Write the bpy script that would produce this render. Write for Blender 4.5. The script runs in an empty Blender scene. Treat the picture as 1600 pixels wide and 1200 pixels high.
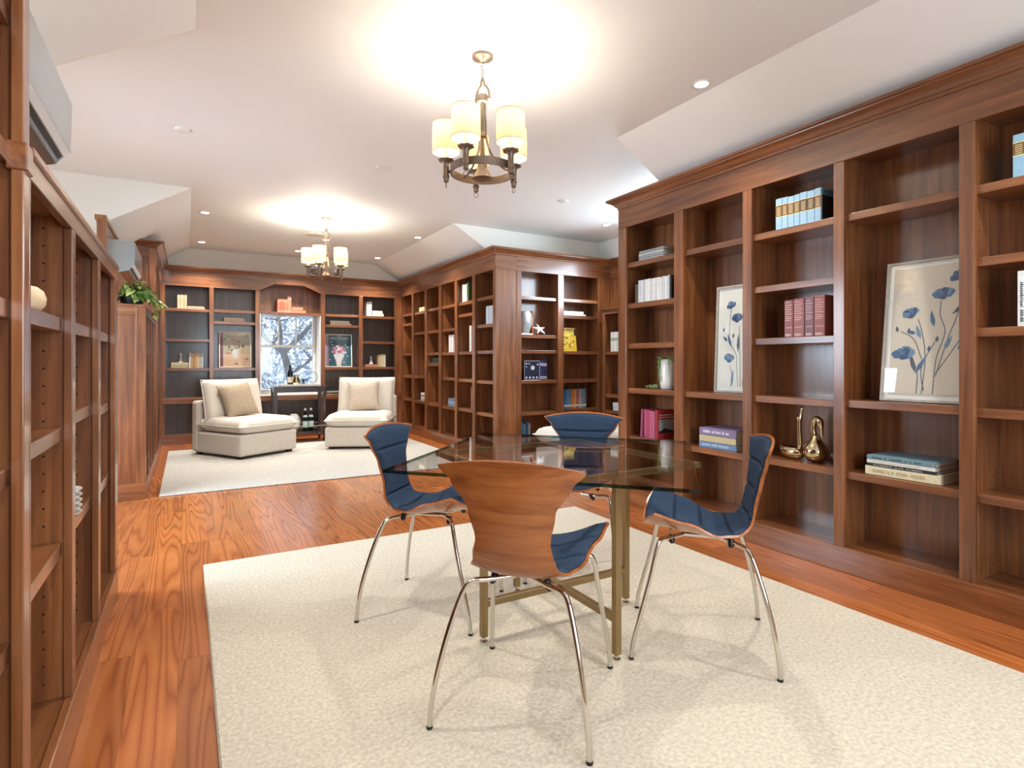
import bpy, bmesh, math, random
from mathutils import Vector, Matrix, Euler

# ------------------------------------------------------------------ camera, world, light, exposure
scene = bpy.context.scene
col = scene.collection
R = math.radians
cam_d = bpy.data.cameras.new('camera')
cam = bpy.data.objects.new('camera', cam_d); col.objects.link(cam)
cam_d.sensor_width = 36.0
cam_d.lens = 36.0 * 881 / 1600
cam_d.shift_y = -34 / 1600
cam_d.clip_start = 0.05
cam.location = (0, 0, 1.14)
cam.rotation_euler = (R(90), 0, -math.atan(508 / 881))
scene.camera = cam

world = bpy.data.worlds.new('sky'); scene.world = world
world.use_nodes = True
_bg = world.node_tree.nodes['Background']
_bg.inputs[0].default_value = (0.74, 0.86, 1.0, 1)
_bg.inputs[1].default_value = 0.6

def area_light(name, loc, rot, sx, sy, power, color, spread=math.pi):
    d = bpy.data.lights.new(name, 'AREA'); d.shape = 'RECTANGLE'; d.size = sx; d.size_y = sy
    d.energy = power; d.color = color; d.spread = spread
    o = bpy.data.objects.new(name, d); col.objects.link(o); o.location = loc; o.rotation_euler = rot
    return o
# daylight entering by the side-bay window, the window behind the camera, the far window
area_light('daylight_side_bay', (-1.98, 4.55, 1.55), (0, R(-66), 0), 1.40, 1.75, 34, (0.66, 0.83, 1.0), R(125))
area_light('daylight_rear_window', (1.4, -1.72, 1.5), (R(76), 0, 0), 2.2, 1.6, 36, (0.78, 0.90, 1.0))
area_light('added_bay_daylight', (4.80, 4.45, 2.22), (0, R(70), 0), .62, 1.36, 20, (0.72, 0.87, 1.0), R(150))  # unseen source, added to bring neutral daylight onto the right bay ceiling
_p = area_light('daylight_far_window', (1.37, 9.52, 1.25), (R(-90), 0, 0), 0.9, 1.25, 1, (1, 1, 1))
_p.data.cycles.is_portal = True
LAMP = 2.0          # watts of each chandelier bulb
DOWN = 40           # watts of each recessed light
WARM = (1.0, 0.93, 0.80)
scene.view_settings.view_transform = 'Standard'
scene.view_settings.look = 'None'
scene.view_settings.gamma = 1
scene.view_settings.use_curve_mapping = False
scene.view_settings.exposure = 1.36

random.seed(7)
# ------------------------------------------------------------------ mesh helpers
class MB:
    def __init__(s): s.v = []; s.f = []; s.m = []
    def add(s, vs, fs, mi=0):
        b = len(s.v); s.v += [tuple(p) for p in vs]
        for f in fs: s.f.append([i + b for i in f]); s.m.append(mi)
    def box(s, x0, x1, y0, y1, z0, z1, mi=0):
        s.add([(x0,y0,z0),(x1,y0,z0),(x1,y1,z0),(x0,y1,z0),(x0,y0,z1),(x1,y0,z1),(x1,y1,z1),(x0,y1,z1)],
              [(0,3,2,1),(4,5,6,7),(0,1,5,4),(1,2,6,5),(2,3,7,6),(3,0,4,7)], mi)
        return s
    def prism(s, pts, ext, mi=0, cap_mi=None):
        n = len(pts); e = Vector(ext)
        vs = [Vector(p) for p in pts] + [Vector(p) + e for p in pts]
        s.add(vs, [(i, (i+1) % n, n+(i+1) % n, n+i) for i in range(n)], mi)
        b = len(s.v) - 2*n; cm = mi if cap_mi is None else cap_mi
        s.f.append([b+i for i in reversed(range(n))]); s.m.append(cm)
        s.f.append([b+n+i for i in range(n)]); s.m.append(cm)
        return s
    def tube(s, path, r, n=8, mi=0, closed=False, caps=True):
        P = [Vector(p) for p in path]; k = len(P)
        rr = r if isinstance(r, (list, tuple)) else [r]*k
        up = None; rings = []
        for i in range(k):
            if closed: t = (P[(i+1) % k] - P[i-1])
            else: t = P[min(i+1, k-1)] - P[max(i-1, 0)]
            t.normalize()
            if up is None:
                up = Vector((0,0,1)) if abs(t.z) < .9 else Vector((1,0,0))
            a = up - t*up.dot(t)
            if a.length < 1e-5: a = t.orthogonal()
            a.normalize(); b = t.cross(a); up = a
            rings.append([P[i] + (a*math.cos(2*math.pi*j/n) + b*math.sin(2*math.pi*j/n))*rr[i] for j in range(n)])
        base = len(s.v)
        for rg in rings: s.v += [tuple(p) for p in rg]
        m = k if closed else k-1
        for i in range(m):
            for j in range(n):
                i2 = (i+1) % k
                s.f.append([base+i*n+j, base+i*n+(j+1) % n, base+i2*n+(j+1) % n, base+i2*n+j]); s.m.append(mi)
        if caps and not closed:
            s.f.append([base+j for j in reversed(range(n))]); s.m.append(mi)
            s.f.append([base+(k-1)*n+j for j in range(n)]); s.m.append(mi)
        return s
    def lathe(s, prof, n=24, c=(0,0,0), mi=0, wob=None):
        base = len(s.v); k = len(prof)
        for i, (r, z) in enumerate(prof):
            for j in range(n):
                a = 2*math.pi*j/n
                q = r if wob is None else r*(1 + wob(i, a))
                s.v.append((c[0]+q*math.cos(a), c[1]+q*math.sin(a), c[2]+z))
        for i in range(k-1):
            for j in range(n):
                s.f.append([base+i*n+j, base+i*n+(j+1) % n, base+(i+1)*n+(j+1) % n, base+(i+1)*n+j]); s.m.append(mi)
        if prof[0] == prof[-1] or k == 2: return s          # hollow rings and bands stay open
        if prof[0][0] > 1e-4: s.f.append([base+j for j in reversed(range(n))]); s.m.append(mi)
        if prof[-1][0] > 1e-4: s.f.append([base+(k-1)*n+j for j in range(n)]); s.m.append(mi)
        return s
    def grid(s, fn, nu, nv, mi=0, wrap=False):
        base = len(s.v)
        for i in range(nu+1):
            for j in range(nv+1): s.v.append(tuple(fn(i/nu, j/nv)))
        for i in range(nu):
            for j in range(nv):
                a = base+i*(nv+1)+j
                s.f.append([a, a+1, a+nv+2, a+nv+1]); s.m.append(mi)
        return s
    def mesh(s, name, mats, smooth=0, weld=True):
        me = bpy.data.meshes.new(name)
        me.from_pydata(s.v, [], s.f)
        for m in (mats if isinstance(mats, (list, tuple)) else [mats]): me.materials.append(m)
        me.polygons.foreach_set('material_index', s.m)
        bm = bmesh.new(); bm.from_mesh(me)
        if weld: bmesh.ops.remove_doubles(bm, verts=bm.verts, dist=1e-5)
        bmesh.ops.recalc_face_normals(bm, faces=bm.faces)
        bm.to_mesh(me); bm.free()
        if smooth:
            me.polygons.foreach_set('use_smooth', [True]*len(me.polygons))
            me.set_sharp_from_angle(angle=R(smooth))
        me.update()
        return me
    def build(s, name, mats, parent=None, smooth=0, bevel=0, loc=None, rot=None, weld=True):
        o = bpy.data.objects.new(name, s.mesh(name, mats, smooth, weld)); col.objects.link(o)
        if parent: o.parent = parent
        if loc: o.location = loc
        if rot: o.rotation_euler = rot
        if bevel:
            b = o.modifiers.new('edge', 'BEVEL'); b.width = bevel; b.segments = 2; b.limit_method = 'ANGLE'
        return o

def tag(o, label=None, cat=None, group=None, kind=None):
    if label: o['label'] = label
    if cat: o['category'] = cat
    if group: o['group'] = group
    if kind: o['kind'] = kind
    return o
def empty(name, loc=(0,0,0), rz=0, label=None, cat=None, group=None):
    o = bpy.data.objects.new(name, None); col.objects.link(o)
    o.location = loc; o.rotation_euler = (0, 0, rz); o.empty_display_size = .1
    return tag(o, label, cat, group)
def copy_tree(o, parent=None):
    c = o.copy(); col.objects.link(c); c.parent = parent
    for ch in list(o.children): copy_tree(ch, c)
    return c
def struct(mb, name, m, **k):
    return tag(mb.build(name, m, **k), kind='structure')
def smooth_path(pts, n=6, closed=False):
    P = [Vector(p) for p in pts]; out = []; k = len(P)
    rng = range(k) if closed else range(k-1)
    for i in rng:
        p0 = P[i-1] if (closed or i > 0) else P[0]*2-P[1]
        p1 = P[i]; p2 = P[(i+1) % k]
        p3 = P[(i+2) % k] if (closed or i+2 < k) else P[-1]*2-P[-2]
        for j in range(n):
            t = j/n
            out.append(.5*((2*p1) + (p2-p0)*t + (2*p0-5*p1+4*p2-p3)*t*t + (3*p1-p0-3*p2+p3)*t**3))
    if not closed: out.append(P[-1])
    return out
def text(name, body, size, m, parent, loc, rot, width=None, align='CENTER'):
    c = bpy.data.curves.new(name, 'FONT'); c.body = body; c.size = size; c.align_x = align; c.align_y = 'CENTER'; c.extrude = .0003
    o = bpy.data.objects.new(name, c); col.objects.link(o)
    dg = bpy.context.evaluated_depsgraph_get()
    me = bpy.data.meshes.new_from_object(o.evaluated_get(dg))
    bpy.data.objects.remove(o); bpy.data.curves.remove(c)
    me.materials.clear(); me.materials.append(m)
    t = bpy.data.objects.new(name, me); col.objects.link(t); t.parent = parent; t.location = loc; t.rotation_euler = rot
    if width:
        xs = [v.co.x for v in me.vertices]; w = max(xs)-min(xs)
        t.scale = (width/w, 1, 1)
    return t
ORD = ['first','second','third','fourth','fifth','sixth','seventh','eighth','ninth','tenth','eleventh','twelfth','thirteenth','fourteenth','fifteenth','sixteenth']

# ------------------------------------------------------------------ materials
def S(r, g, b):
    f = lambda c: (c/255/12.92 if c <= 10 else ((c/255+.055)/1.055)**2.4)
    return (f(r), f(g), f(b), 1)
def new_mat(name):
    m = bpy.data.materials.new(name); m.use_nodes = True
    nt = m.node_tree; return m, nt, nt.nodes['Principled BSDF']
def nd(nt, typ, **kw):
    n = nt.nodes.new(typ)
    for k, v in kw.items(): setattr(n, k, v)
    return n
_plain = {}
def plain(name, c, rough=.5, metal=0, spec=.5, noise=0, scale=40, bump=0, coat=0):
    if name in _plain: return _plain[name]
    m, nt, p = new_mat(name); _plain[name] = m
    p.inputs['Base Color'].default_value = c; p.inputs['Roughness'].default_value = rough
    p.inputs['Metallic'].default_value = metal; p.inputs['Specular IOR Level'].default_value = spec
    p.inputs['Coat Weight'].default_value = coat
    if noise or bump:
        tc = nd(nt, 'ShaderNodeTexCoord'); n = nd(nt, 'ShaderNodeTexNoise'); n.inputs['Scale'].default_value = scale; n.inputs['Detail'].default_value = 4
        nt.links.new(tc.outputs['Object'], n.inputs['Vector'])
        if noise:
            mx = nd(nt, 'ShaderNodeMixRGB', blend_type='MULTIPLY'); mx.inputs[0].default_value = noise
            mx.inputs[1].default_value = c
            cr = nd(nt, 'ShaderNodeValToRGB'); cr.color_ramp.elements[0].position = .3; cr.color_ramp.elements[1].position = .7
            cr.color_ramp.elements[0].color = (.4,.4,.4,1); cr.color_ramp.elements[1].color = (1.15,1.15,1.15,1)
            nt.links.new(n.outputs['Fac'], cr.inputs[0]); nt.links.new(cr.outputs[0], mx.inputs[2]); nt.links.new(mx.outputs[0], p.inputs['Base Color'])
        if bump:
            b = nd(nt, 'ShaderNodeBump'); b.inputs['Strength'].default_value = bump; b.inputs['Distance'].default_value = .004
            nt.links.new(n.outputs['Fac'], b.inputs['Height']); nt.links.new(b.outputs['Normal'], p.inputs['Normal'])
    return m
def wood(name, axis, dark, mid, light, rough=.34, freq=26, stretch=.055, coat=0.8, blot=.5, wave=False, coat_rough=.16):
    m, nt, p = new_mat(name)
    tc = nd(nt, 'ShaderNodeTexCoord'); oi = nd(nt, 'ShaderNodeObjectInfo')
    mul = nd(nt, 'ShaderNodeVectorMath', operation='MULTIPLY_ADD')
    mul.inputs[1].default_value = (1,1,1)
    rnd = nd(nt, 'ShaderNodeVectorMath', operation='SCALE'); rnd.inputs[0].default_value = (7.3, 3.1, 5.7)
    nt.links.new(oi.outputs['Random'], rnd.inputs['Scale'])
    nt.links.new(tc.outputs['Object'], mul.inputs[0]); nt.links.new(rnd.outputs[0], mul.inputs[2])
    mp = nd(nt, 'ShaderNodeMapping'); sc = [freq]*3; sc['XYZ'.index(axis)] = freq*stretch
    mp.inputs['Scale'].default_value = sc
    nt.links.new(mul.outputs[0], mp.inputs['Vector'])
    if wave:
        n0 = nd(nt, 'ShaderNodeTexNoise'); n0.inputs['Scale'].default_value = .35; n0.inputs['Detail'].default_value = 2
        nt.links.new(mp.outputs[0], n0.inputs['Vector'])
        ml = nd(nt, 'ShaderNodeMath', operation='MULTIPLY'); ml.inputs[1].default_value = wave
        nt.links.new(n0.outputs['Fac'], ml.inputs[0])
        fr = nd(nt, 'ShaderNodeMath', operation='PINGPONG'); fr.inputs[1].default_value = .5
        nt.links.new(ml.outputs[0], fr.inputs[0])
        dbl = nd(nt, 'ShaderNodeMath', operation='MULTIPLY'); dbl.inputs[1].default_value = 2; nt.links.new(fr.outputs[0], dbl.inputs[0])
        grain_out = dbl.outputs[0]
    else:
        n1 = nd(nt, 'ShaderNodeTexNoise'); n1.inputs['Scale'].default_value = 1; n1.inputs['Detail'].default_value = 5; n1.inputs['Roughness'].default_value = .6; n1.inputs['Distortion'].default_value = .4
        nt.links.new(mp.outputs[0], n1.inputs['Vector']); grain_out = n1.outputs['Fac']
    cr = nd(nt, 'ShaderNodeValToRGB'); e = cr.color_ramp.elements
    if wave:
        e[0].position = .0; e[0].color = dark; e[1].position = 1; e[1].color = light
        x = e.new(.30); x.color = mid
    else:
        e[0].position = .22; e[0].color = dark; e[1].position = .8; e[1].color = light
        x = e.new(.5); x.color = mid
    nt.links.new(grain_out, cr.inputs[0])
    n2 = nd(nt, 'ShaderNodeTexNoise'); n2.inputs['Scale'].default_value = 2.4; n2.inputs['Detail'].default_value = 3
    nt.links.new(mul.outputs[0], n2.inputs['Vector'])
    c2 = nd(nt, 'ShaderNodeValToRGB'); c2.color_ramp.elements[0].position = .32; c2.color_ramp.elements[1].position = .68
    c2.color_ramp.elements[0].color = (.62,.58,.55,1); c2.color_ramp.elements[1].color = (1.18,1.18,1.18,1)
    nt.links.new(n2.outputs['Fac'], c2.inputs[0])
    mx = nd(nt, 'ShaderNodeMixRGB', blend_type='MULTIPLY'); mx.inputs[0].default_value = blot
    nt.links.new(cr.outputs[0], mx.inputs[1]); nt.links.new(c2.outputs[0], mx.inputs[2])
    # board-to-board variation
    hv = nd(nt, 'ShaderNodeHueSaturation'); mr = nd(nt, 'ShaderNodeMapRange'); mr.inputs[3].default_value = .82; mr.inputs[4].default_value = 1.16
    nt.links.new(oi.outputs['Random'], mr.inputs[0]); nt.links.new(mr.outputs[0], hv.inputs['Value'])
    nt.links.new(mx.outputs[0], hv.inputs['Color']); nt.links.new(hv.outputs[0], p.inputs['Base Color'])
    p.inputs['Roughness'].default_value = rough; p.inputs['Coat Weight'].default_value = coat; p.inputs['Coat Roughness'].default_value = coat_rough
    b = nd(nt, 'ShaderNodeBump'); b.inputs['Strength'].default_value = .12; b.inputs['Distance'].default_value = .002
    nt.links.new(grain_out, b.inputs['Height']); nt.links.new(b.outputs['Normal'], p.inputs['Normal'])
    return m
WD = (S(78,38,17), S(126,75,40), S(162,106,64))
wood_v = wood('stained_wood_vertical', 'Z', *WD)
wood_h = wood('stained_wood_horizontal', 'X', *WD)
wood_d = wood('stained_wood_depth', 'Y', *WD)
wood_dark = wood('espresso_wood', 'Z', S(28,22,22), S(48,38,38), S(66,54,52), rough=.25)
wood_smoke = wood('smoky_back_panel', 'Z', S(58,44,36), S(86,68,56), S(106,86,72), rough=.35)
FL = (S(150,80,38), S(176,100,50), S(188,114,60))
floor_mat = wood('oak_floor', 'Y', *FL, rough=.22, freq=13, stretch=.06, coat=.3, blot=.35, wave=24, coat_rough=.15)
walnut = wood('walnut_ply', 'X', S(126,66,32), S(178,105,54), S(200,128,74), rough=.3, freq=36, stretch=.06, coat=.2, blot=.4)
paint = plain('white_ceiling_paint', S(238,238,236), .6, bump=.05, scale=60)
wallp = plain('cream_wall_paint', S(240,237,228), .7)
white_p = plain('white_plastic', S(235,233,228), .35)
silver = plain('silver_plastic', S(150,154,154), .25, metal=.5)
chrome = plain('chrome', S(215,212,205), .07, metal=1)
gold_p = plain('champagne_metal', S(150,126,88), .32, metal=.75)
brass = plain('polished_brass', S(206,192,156), .1, metal=1)
bronze = plain('aged_pewter', S(134,118,104), .42, metal=.75, noise=.35, scale=60)
black_p = plain('black_plastic', S(18,18,20), .4)
hole_m = plain('pin_hole', S(10,6,5), .9)
paper = plain('book_paper', S(226,218,200), .8, noise=.25, scale=160)
rug_m = plain('cream_wool', S(217,207,188), .95, spec=.1, noise=.4, scale=75, bump=1.0)
rug2_m = plain('pale_wool', S(194,189,180), .95, spec=.1, noise=.4, scale=60, bump=1.0)
boucle = plain('cream_boucle', S(218,209,196), .95, spec=.15, noise=.3, scale=90, bump=.8)
linen = plain('cream_linen', S(222,214,201), .9, spec=.15, noise=.12, scale=200, bump=.4)
pillow_m = plain('tan_ribbed_fabric', S(182,164,140), .95, spec=.1, noise=.55, scale=75, bump=1.0)
pillow2_m = plain('sand_ribbed_fabric', S(200,186,168), .95, spec=.1, noise=.45, scale=75, bump=1.0)
denim = plain('blue_denim', S(52,70,94), .9, spec=.2, noise=.7, scale=240, bump=.5)
ceramic = plain('white_ceramic', S(236,234,230), .25)
leaf_a = plain('pothos_leaf', S(96,140,60), .4, noise=.5, scale=40)
leaf_b = plain('pale_pothos_leaf', S(196,206,128), .4, noise=.35, scale=40)
leaf_c = plain('trailing_leaf', S(128,156,92), .5)
bark = plain('bark', S(140,138,140), .9, noise=.6, scale=8)
def glassy(name, tint, refl=.06, rough=.02, ior=1.5):
    m, nt, p = new_mat(name); nt.nodes.remove(p)
    out = nt.nodes['Material Output']
    tr = nd(nt, 'ShaderNodeBsdfTransparent'); tr.inputs[0].default_value = tint
    gl = nd(nt, 'ShaderNodeBsdfGlossy'); gl.inputs['Roughness'].default_value = rough
    fr = nd(nt, 'ShaderNodeFresnel'); fr.inputs['IOR'].default_value = ior
    mx = nd(nt, 'ShaderNodeMixShader')
    ge = nd(nt, 'ShaderNodeNewGeometry'); io = nd(nt, 'ShaderNodeMapRange')      # same reflectance from inside the pane
    io.inputs[3].default_value = ior; io.inputs[4].default_value = 1/ior
    nt.links.new(ge.outputs['Backfacing'], io.inputs[0]); nt.links.new(io.outputs[0], fr.inputs['IOR'])
    nt.links.new(fr.outputs[0], mx.inputs[0]); nt.links.new(tr.outputs[0], mx.inputs[1]); nt.links.new(gl.outputs[0], mx.inputs[2])
    nt.links.new(mx.outputs[0], out.inputs[0])
    return m
glass = glassy('table_glass', (.992,.996,.994,1), ior=1.34)
glass_edge = glassy('table_glass_edge', (.10,.22,.18,1))
pane_m = glassy('window_glass', (.97,.98,.98,1))
bottle_g = glassy('green_bottle_glass', (.12,.42,.30,1))
crystal = glassy('clear_glass', (.85,.88,.9,1))
def emit(name, c, s):
    m, nt, p = new_mat(name)
    p.inputs['Base Color'].default_value = c; p.inputs['Emission Color'].default_value = c; p.inputs['Emission Strength'].default_value = s
    return m
led = emit('led_lens', (1,.96,.9,1), 9)
bulb_m = emit('bulb', (1,.9,.74,1), 6)
def shade_mat():
    m, nt, p = new_mat('linen_lamp_shade'); nt.nodes.remove(p)
    out = nt.nodes['Material Output']
    d = nd(nt, 'ShaderNodeBsdfDiffuse'); t = nd(nt, 'ShaderNodeBsdfTranslucent')
    tc = nd(nt, 'ShaderNodeTexCoord'); n = nd(nt, 'ShaderNodeTexNoise'); mp = nd(nt, 'ShaderNodeMapping'); mp.inputs['Scale'].default_value = (30,30,260)
    nt.links.new(tc.outputs['Object'], mp.inputs[0]); nt.links.new(mp.outputs[0], n.inputs['Vector']); n.inputs['Scale'].default_value = 1
    cr = nd(nt, 'ShaderNodeValToRGB'); cr.color_ramp.elements[0].color = S(225,208,176); cr.color_ramp.elements[1].color = S(252,244,226)
    nt.links.new(n.outputs['Fac'], cr.inputs[0]); nt.links.new(cr.outputs[0], t.inputs[0]); nt.links.new(cr.outputs[0], d.inputs[0])
    mx = nd(nt, 'ShaderNodeMixShader'); mx.inputs[0].default_value = .45
    nt.links.new(d.outputs[0], mx.inputs[1]); nt.links.new(t.outputs[0], mx.inputs[2]); nt.links.new(mx.outputs[0], out.inputs[0])
    return m
shade_m = shade_mat()

# ------------------------------------------------------------------ room shell
LX, RX, BX = -0.298, 3.09, 3.10          # faces of the left, right and far-right bookcases
BKY, CY = 9.10, 5.76                     # faces of the back and bay bookcases
ZC = 2.76                                # flat ceiling
SL0, SL1 = 0.036, 2.69                   # where the flat ceiling meets the slopes
SLOPE = 0.6
WL, WR = -0.585, 3.41                    # main side walls
D0, D1 = 3.13, 6.05                      # side bays run between these
AL, AR = -2.07, 4.85                     # end walls of the bays
Y0, Y1 = -1.8, 9.42
zl = ZC - (SL0-WL)*SLOPE; zr = ZC - (WR-SL1)*SLOPE

fl = struct(MB().box(AL-.2, AR+.2, Y0-.1, Y1+.1, -.12, -.004), 'floor', floor_mat)
# oak boards
pw = .148; ci = 0
x = -.62
pool = {}
while x < 3.2:
    y = .2 + (random.random()*1.4 - 1.4)
    while y < 9.15:
        L = random.choice([1.3, 1.6, 1.9, 2.2])
        y1 = min(y+L, 9.2)
        if y1 - y > .1:
            key = round(y1-y, 2)
            if key not in pool: pool[key] = MB().box(-pw/2+.0008, pw/2-.0008, 0, key-.0016, -.0038, 0).mesh('plank', floor_mat)
            o = bpy.data.objects.new('plank', pool[key]); col.objects.link(o); o.location = (x+pw/2, y, 0); o.parent = fl
        y = y1
    x += pw

T = .08
def slab(name, pts, thick, m):   # a sheet of plaster with thickness along 'thick'
    return struct(MB().prism(pts, thick), name, m)
slab('ceiling', [(SL0,Y0,ZC),(SL1,Y0,ZC),(SL1,Y1,ZC),(SL0,Y1,ZC)], (0,0,T), paint)
for i, (ya, yb) in enumerate([(Y0, D0), (D1, Y1)]):
    e = .12
    slab('ceiling', [(SL0,ya,ZC),(WL-e,ya,zl-e*SLOPE),(WL-e,yb,zl-e*SLOPE),(SL0,yb,ZC)], (-.03,0,T), paint)
    slab('ceiling', [(SL1,ya,ZC),(WR+e,ya,zr-e*SLOPE),(WR+e,yb,zr-e*SLOPE),(SL1,yb,ZC)], (.03,0,T), paint)
slab('ceiling', [(AL,D0,ZC),(SL0,D0,ZC),(SL0,D1,ZC),(AL,D1,ZC)], (0,0,T), paint)
slab('ceiling', [(SL1,D0,ZC),(AR,D0,ZC),(AR,D1,ZC),(SL1,D1,ZC)], (0,0,T), paint)
# gable triangles beside the bays and the bay walls
for sgn, xa, xb, zb, xe in ((-1, SL0, WL, zl, AL), (1, SL1, WR, zr, AR)):
    nm = 'wall_left_bay' if sgn < 0 else 'wall_right_bay'
    yn = 3.42 if sgn < 0 else 3.40
    slab(nm, [(xa,D0+.0005,ZC),(xb,D0+.0005,zb),(xb,D0+.0005,ZC)], (0,.015,0), wallp)
    slab(nm, [(xa,D1-.0005,ZC),(xb,D1-.0005,zb),(xb,D1-.0005,ZC)], (0,-.015,0), wallp)
    slab(nm, [(xb,D1-.003,0),(xe,D1-.003,0),(xe,D1-.003,ZC),(xb,D1-.003,ZC)], (0,.08,0), wallp)
    slab(nm, [(xb,yn,0),(xe,yn,0),(xe,yn,ZC),(xb,yn,ZC)], (0,-.08,0), wallp)
    slab(nm, [(xb,D0+.02,zb+.0005),(xb,yn-.081,zb+.0005),(xb,yn-.081,ZC),(xb,D0+.02,ZC)], (.02*sgn,0,0), wallp)
mb = MB(); mb.box(AR, AR+.08, 3.3, 3.75, 0, ZC); mb.box(AR, AR+.08, 5.15, D1+.05, 0, ZC); mb.box(AR, AR+.08, 3.75, 5.15, 0, 1.89); mb.box(AR, AR+.08, 3.75, 5.15, 2.55, ZC)
struct(mb, 'wall_right_end', wallp)
# end wall of the left bay with its window opening
wy0, wy1, wz0, wz1 = 3.62, 5.48, .82, 2.32
mb = MB(); mb.box(AL-.1, AL, 3.3, wy0, 0, ZC); mb.box(AL-.1, AL, wy1, D1+.05, 0, ZC); mb.box(AL-.1, AL, wy0, wy1, 0, wz0); mb.box(AL-.1, AL, wy0, wy1, wz1, ZC)
struct(mb, 'wall_left_end', wallp)
slab('wall_left', [(WL-.0005,Y0,0),(WL-.0005,3.339,0),(WL-.0005,3.339,zl),(WL-.0005,Y0,zl)], (-.08,0,0), wallp)
slab('wall_left', [(WL-.02,D1+.08,0),(WL-.02,Y1,0),(WL-.02,Y1,zl),(WL-.02,D1+.08,zl)], (-.08,0,0), wallp)
slab('wall_right', [(WR+.0005,Y0,0),(WR+.0005,3.319,0),(WR+.0005,3.319,zr),(WR+.0005,Y0,zr)], (.08,0,0), wallp)
slab('wall_right', [(WR,D1,0),(WR,Y1,0),(WR,Y1,zr),(WR,D1,zr)], (.08,0,0), wallp)
# rear wall (behind the camera) with a window opening
mb = MB(); mb.box(WL-.1, .25, Y0-.1, Y0, 0, ZC); mb.box(2.55, WR+.1, Y0-.1, Y0, 0, ZC); mb.box(.25, 2.55, Y0-.1, Y0, 0, .7); mb.box(.25, 2.55, Y0-.1, Y0, 2.3, ZC)
struct(mb, 'wall_rear', wallp)
# gable above the back bookcase, far wall with window opening
WX0, WX1, WZ0, WZ1 = .95, 1.80, .66, 1.90
GY = 9.22
slab('wall_back', [(WL,GY,2.368),(SL1+(ZC-2.368)/SLOPE,GY,2.368),(SL1,GY,ZC),(SL0,GY,ZC),(WL,GY,zl)], (0,.08,0), wallp)
mb = MB(); mb.box(WL-.1, WX0, Y1, Y1+.12, 0, ZC); mb.box(WX1, WR+.1, Y1, Y1+.12, 0, ZC); mb.box(WX0, WX1, Y1, Y1+.12, 0, WZ0); mb.box(WX0, WX1, Y1, Y1+.12, WZ1, ZC)
struct(mb, 'wall_back_outer', wallp)
tag(MB().box(.285, .325, GY-.006, GY, 2.60, 2.665).build('vent_plate', white_p, bevel=.002), 'small blank cream cover plate on the gable above the back bookcase', 'cover plate')

# ------------------------------------------------------------------ windows
def window(name, x0, x1, z0, z1, y, rz=0, origin=None, upper=3, lower=1):
    w = empty(name, origin or (0,0,0), rz); w['kind'] = 'structure'
    f = MB(); t = .045
    for a in ((x0-.005, x0+t, z0, z1), (x1-t, x1+.005, z0, z1), (x0+t, x1-t, z0, z0+t), (x0+t, x1-t, z1-t, z1)):
        f.box(a[0], a[1], y, y+.07, a[2], a[3])
    f.build('window_frame', white_p, w, bevel=.003)
    zm = z0 + .59*(z1-z0)
    MB().box(x0+t, x1-t, y+.012, y+.05, zm-.02, zm+.02).build('meeting_rail', white_p, w, bevel=.002)
    for k in range(1, upper):
        xx = x0+t+(x1-x0-2*t)*k/upper
        MB().box(xx-.008, xx+.008, y+.02, y+.045, zm+.02, z1-t).build('muntin', white_p, w)
    for (za, zb, n) in ((zm+.02, z1-t, upper), (z0+t, zm-.02, lower)):
        for k in range(n):
            xa = x0+t+(x1-x0-2*t)*k/n; xb = x0+t+(x1-x0-2*t)*(k+1)/n
            MB().box(xa+.008, xb-.008, y+.030, y+.034, za, zb).build('pane', pane_m, w)
    return w
win = window('window_1', WX0, WX1, WZ0, WZ1, Y1+.02)
struct(MB().box(WX0-.02, WX1+.02, Y1-.30, Y1+.02, WZ0-.035, WZ0), 'trim_1', white_p, bevel=.004)
mb = MB(); mb.box(WX0-.012, WX0, Y1-.31, Y1+.02, WZ0, WZ1-.04); mb.box(WX1, WX1+.012, Y1-.31, Y1+.02, WZ0, WZ1-.04)
struct(mb, 'trim_2', white_p)
window('window_2', -.93, .93, wz0, wz1, .02, R(90), (AL, 4.55, 0))
window('added_bay_window', -.70, .70, 1.89, 2.55, .005, R(-90), (AR, 4.45, 0))  # assumed window out of view, added with its daylight to brighten the bay
window('window_3', .25, 2.55, .7, 2.3, .0, 0, (0, Y0-.08, 0))

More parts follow.
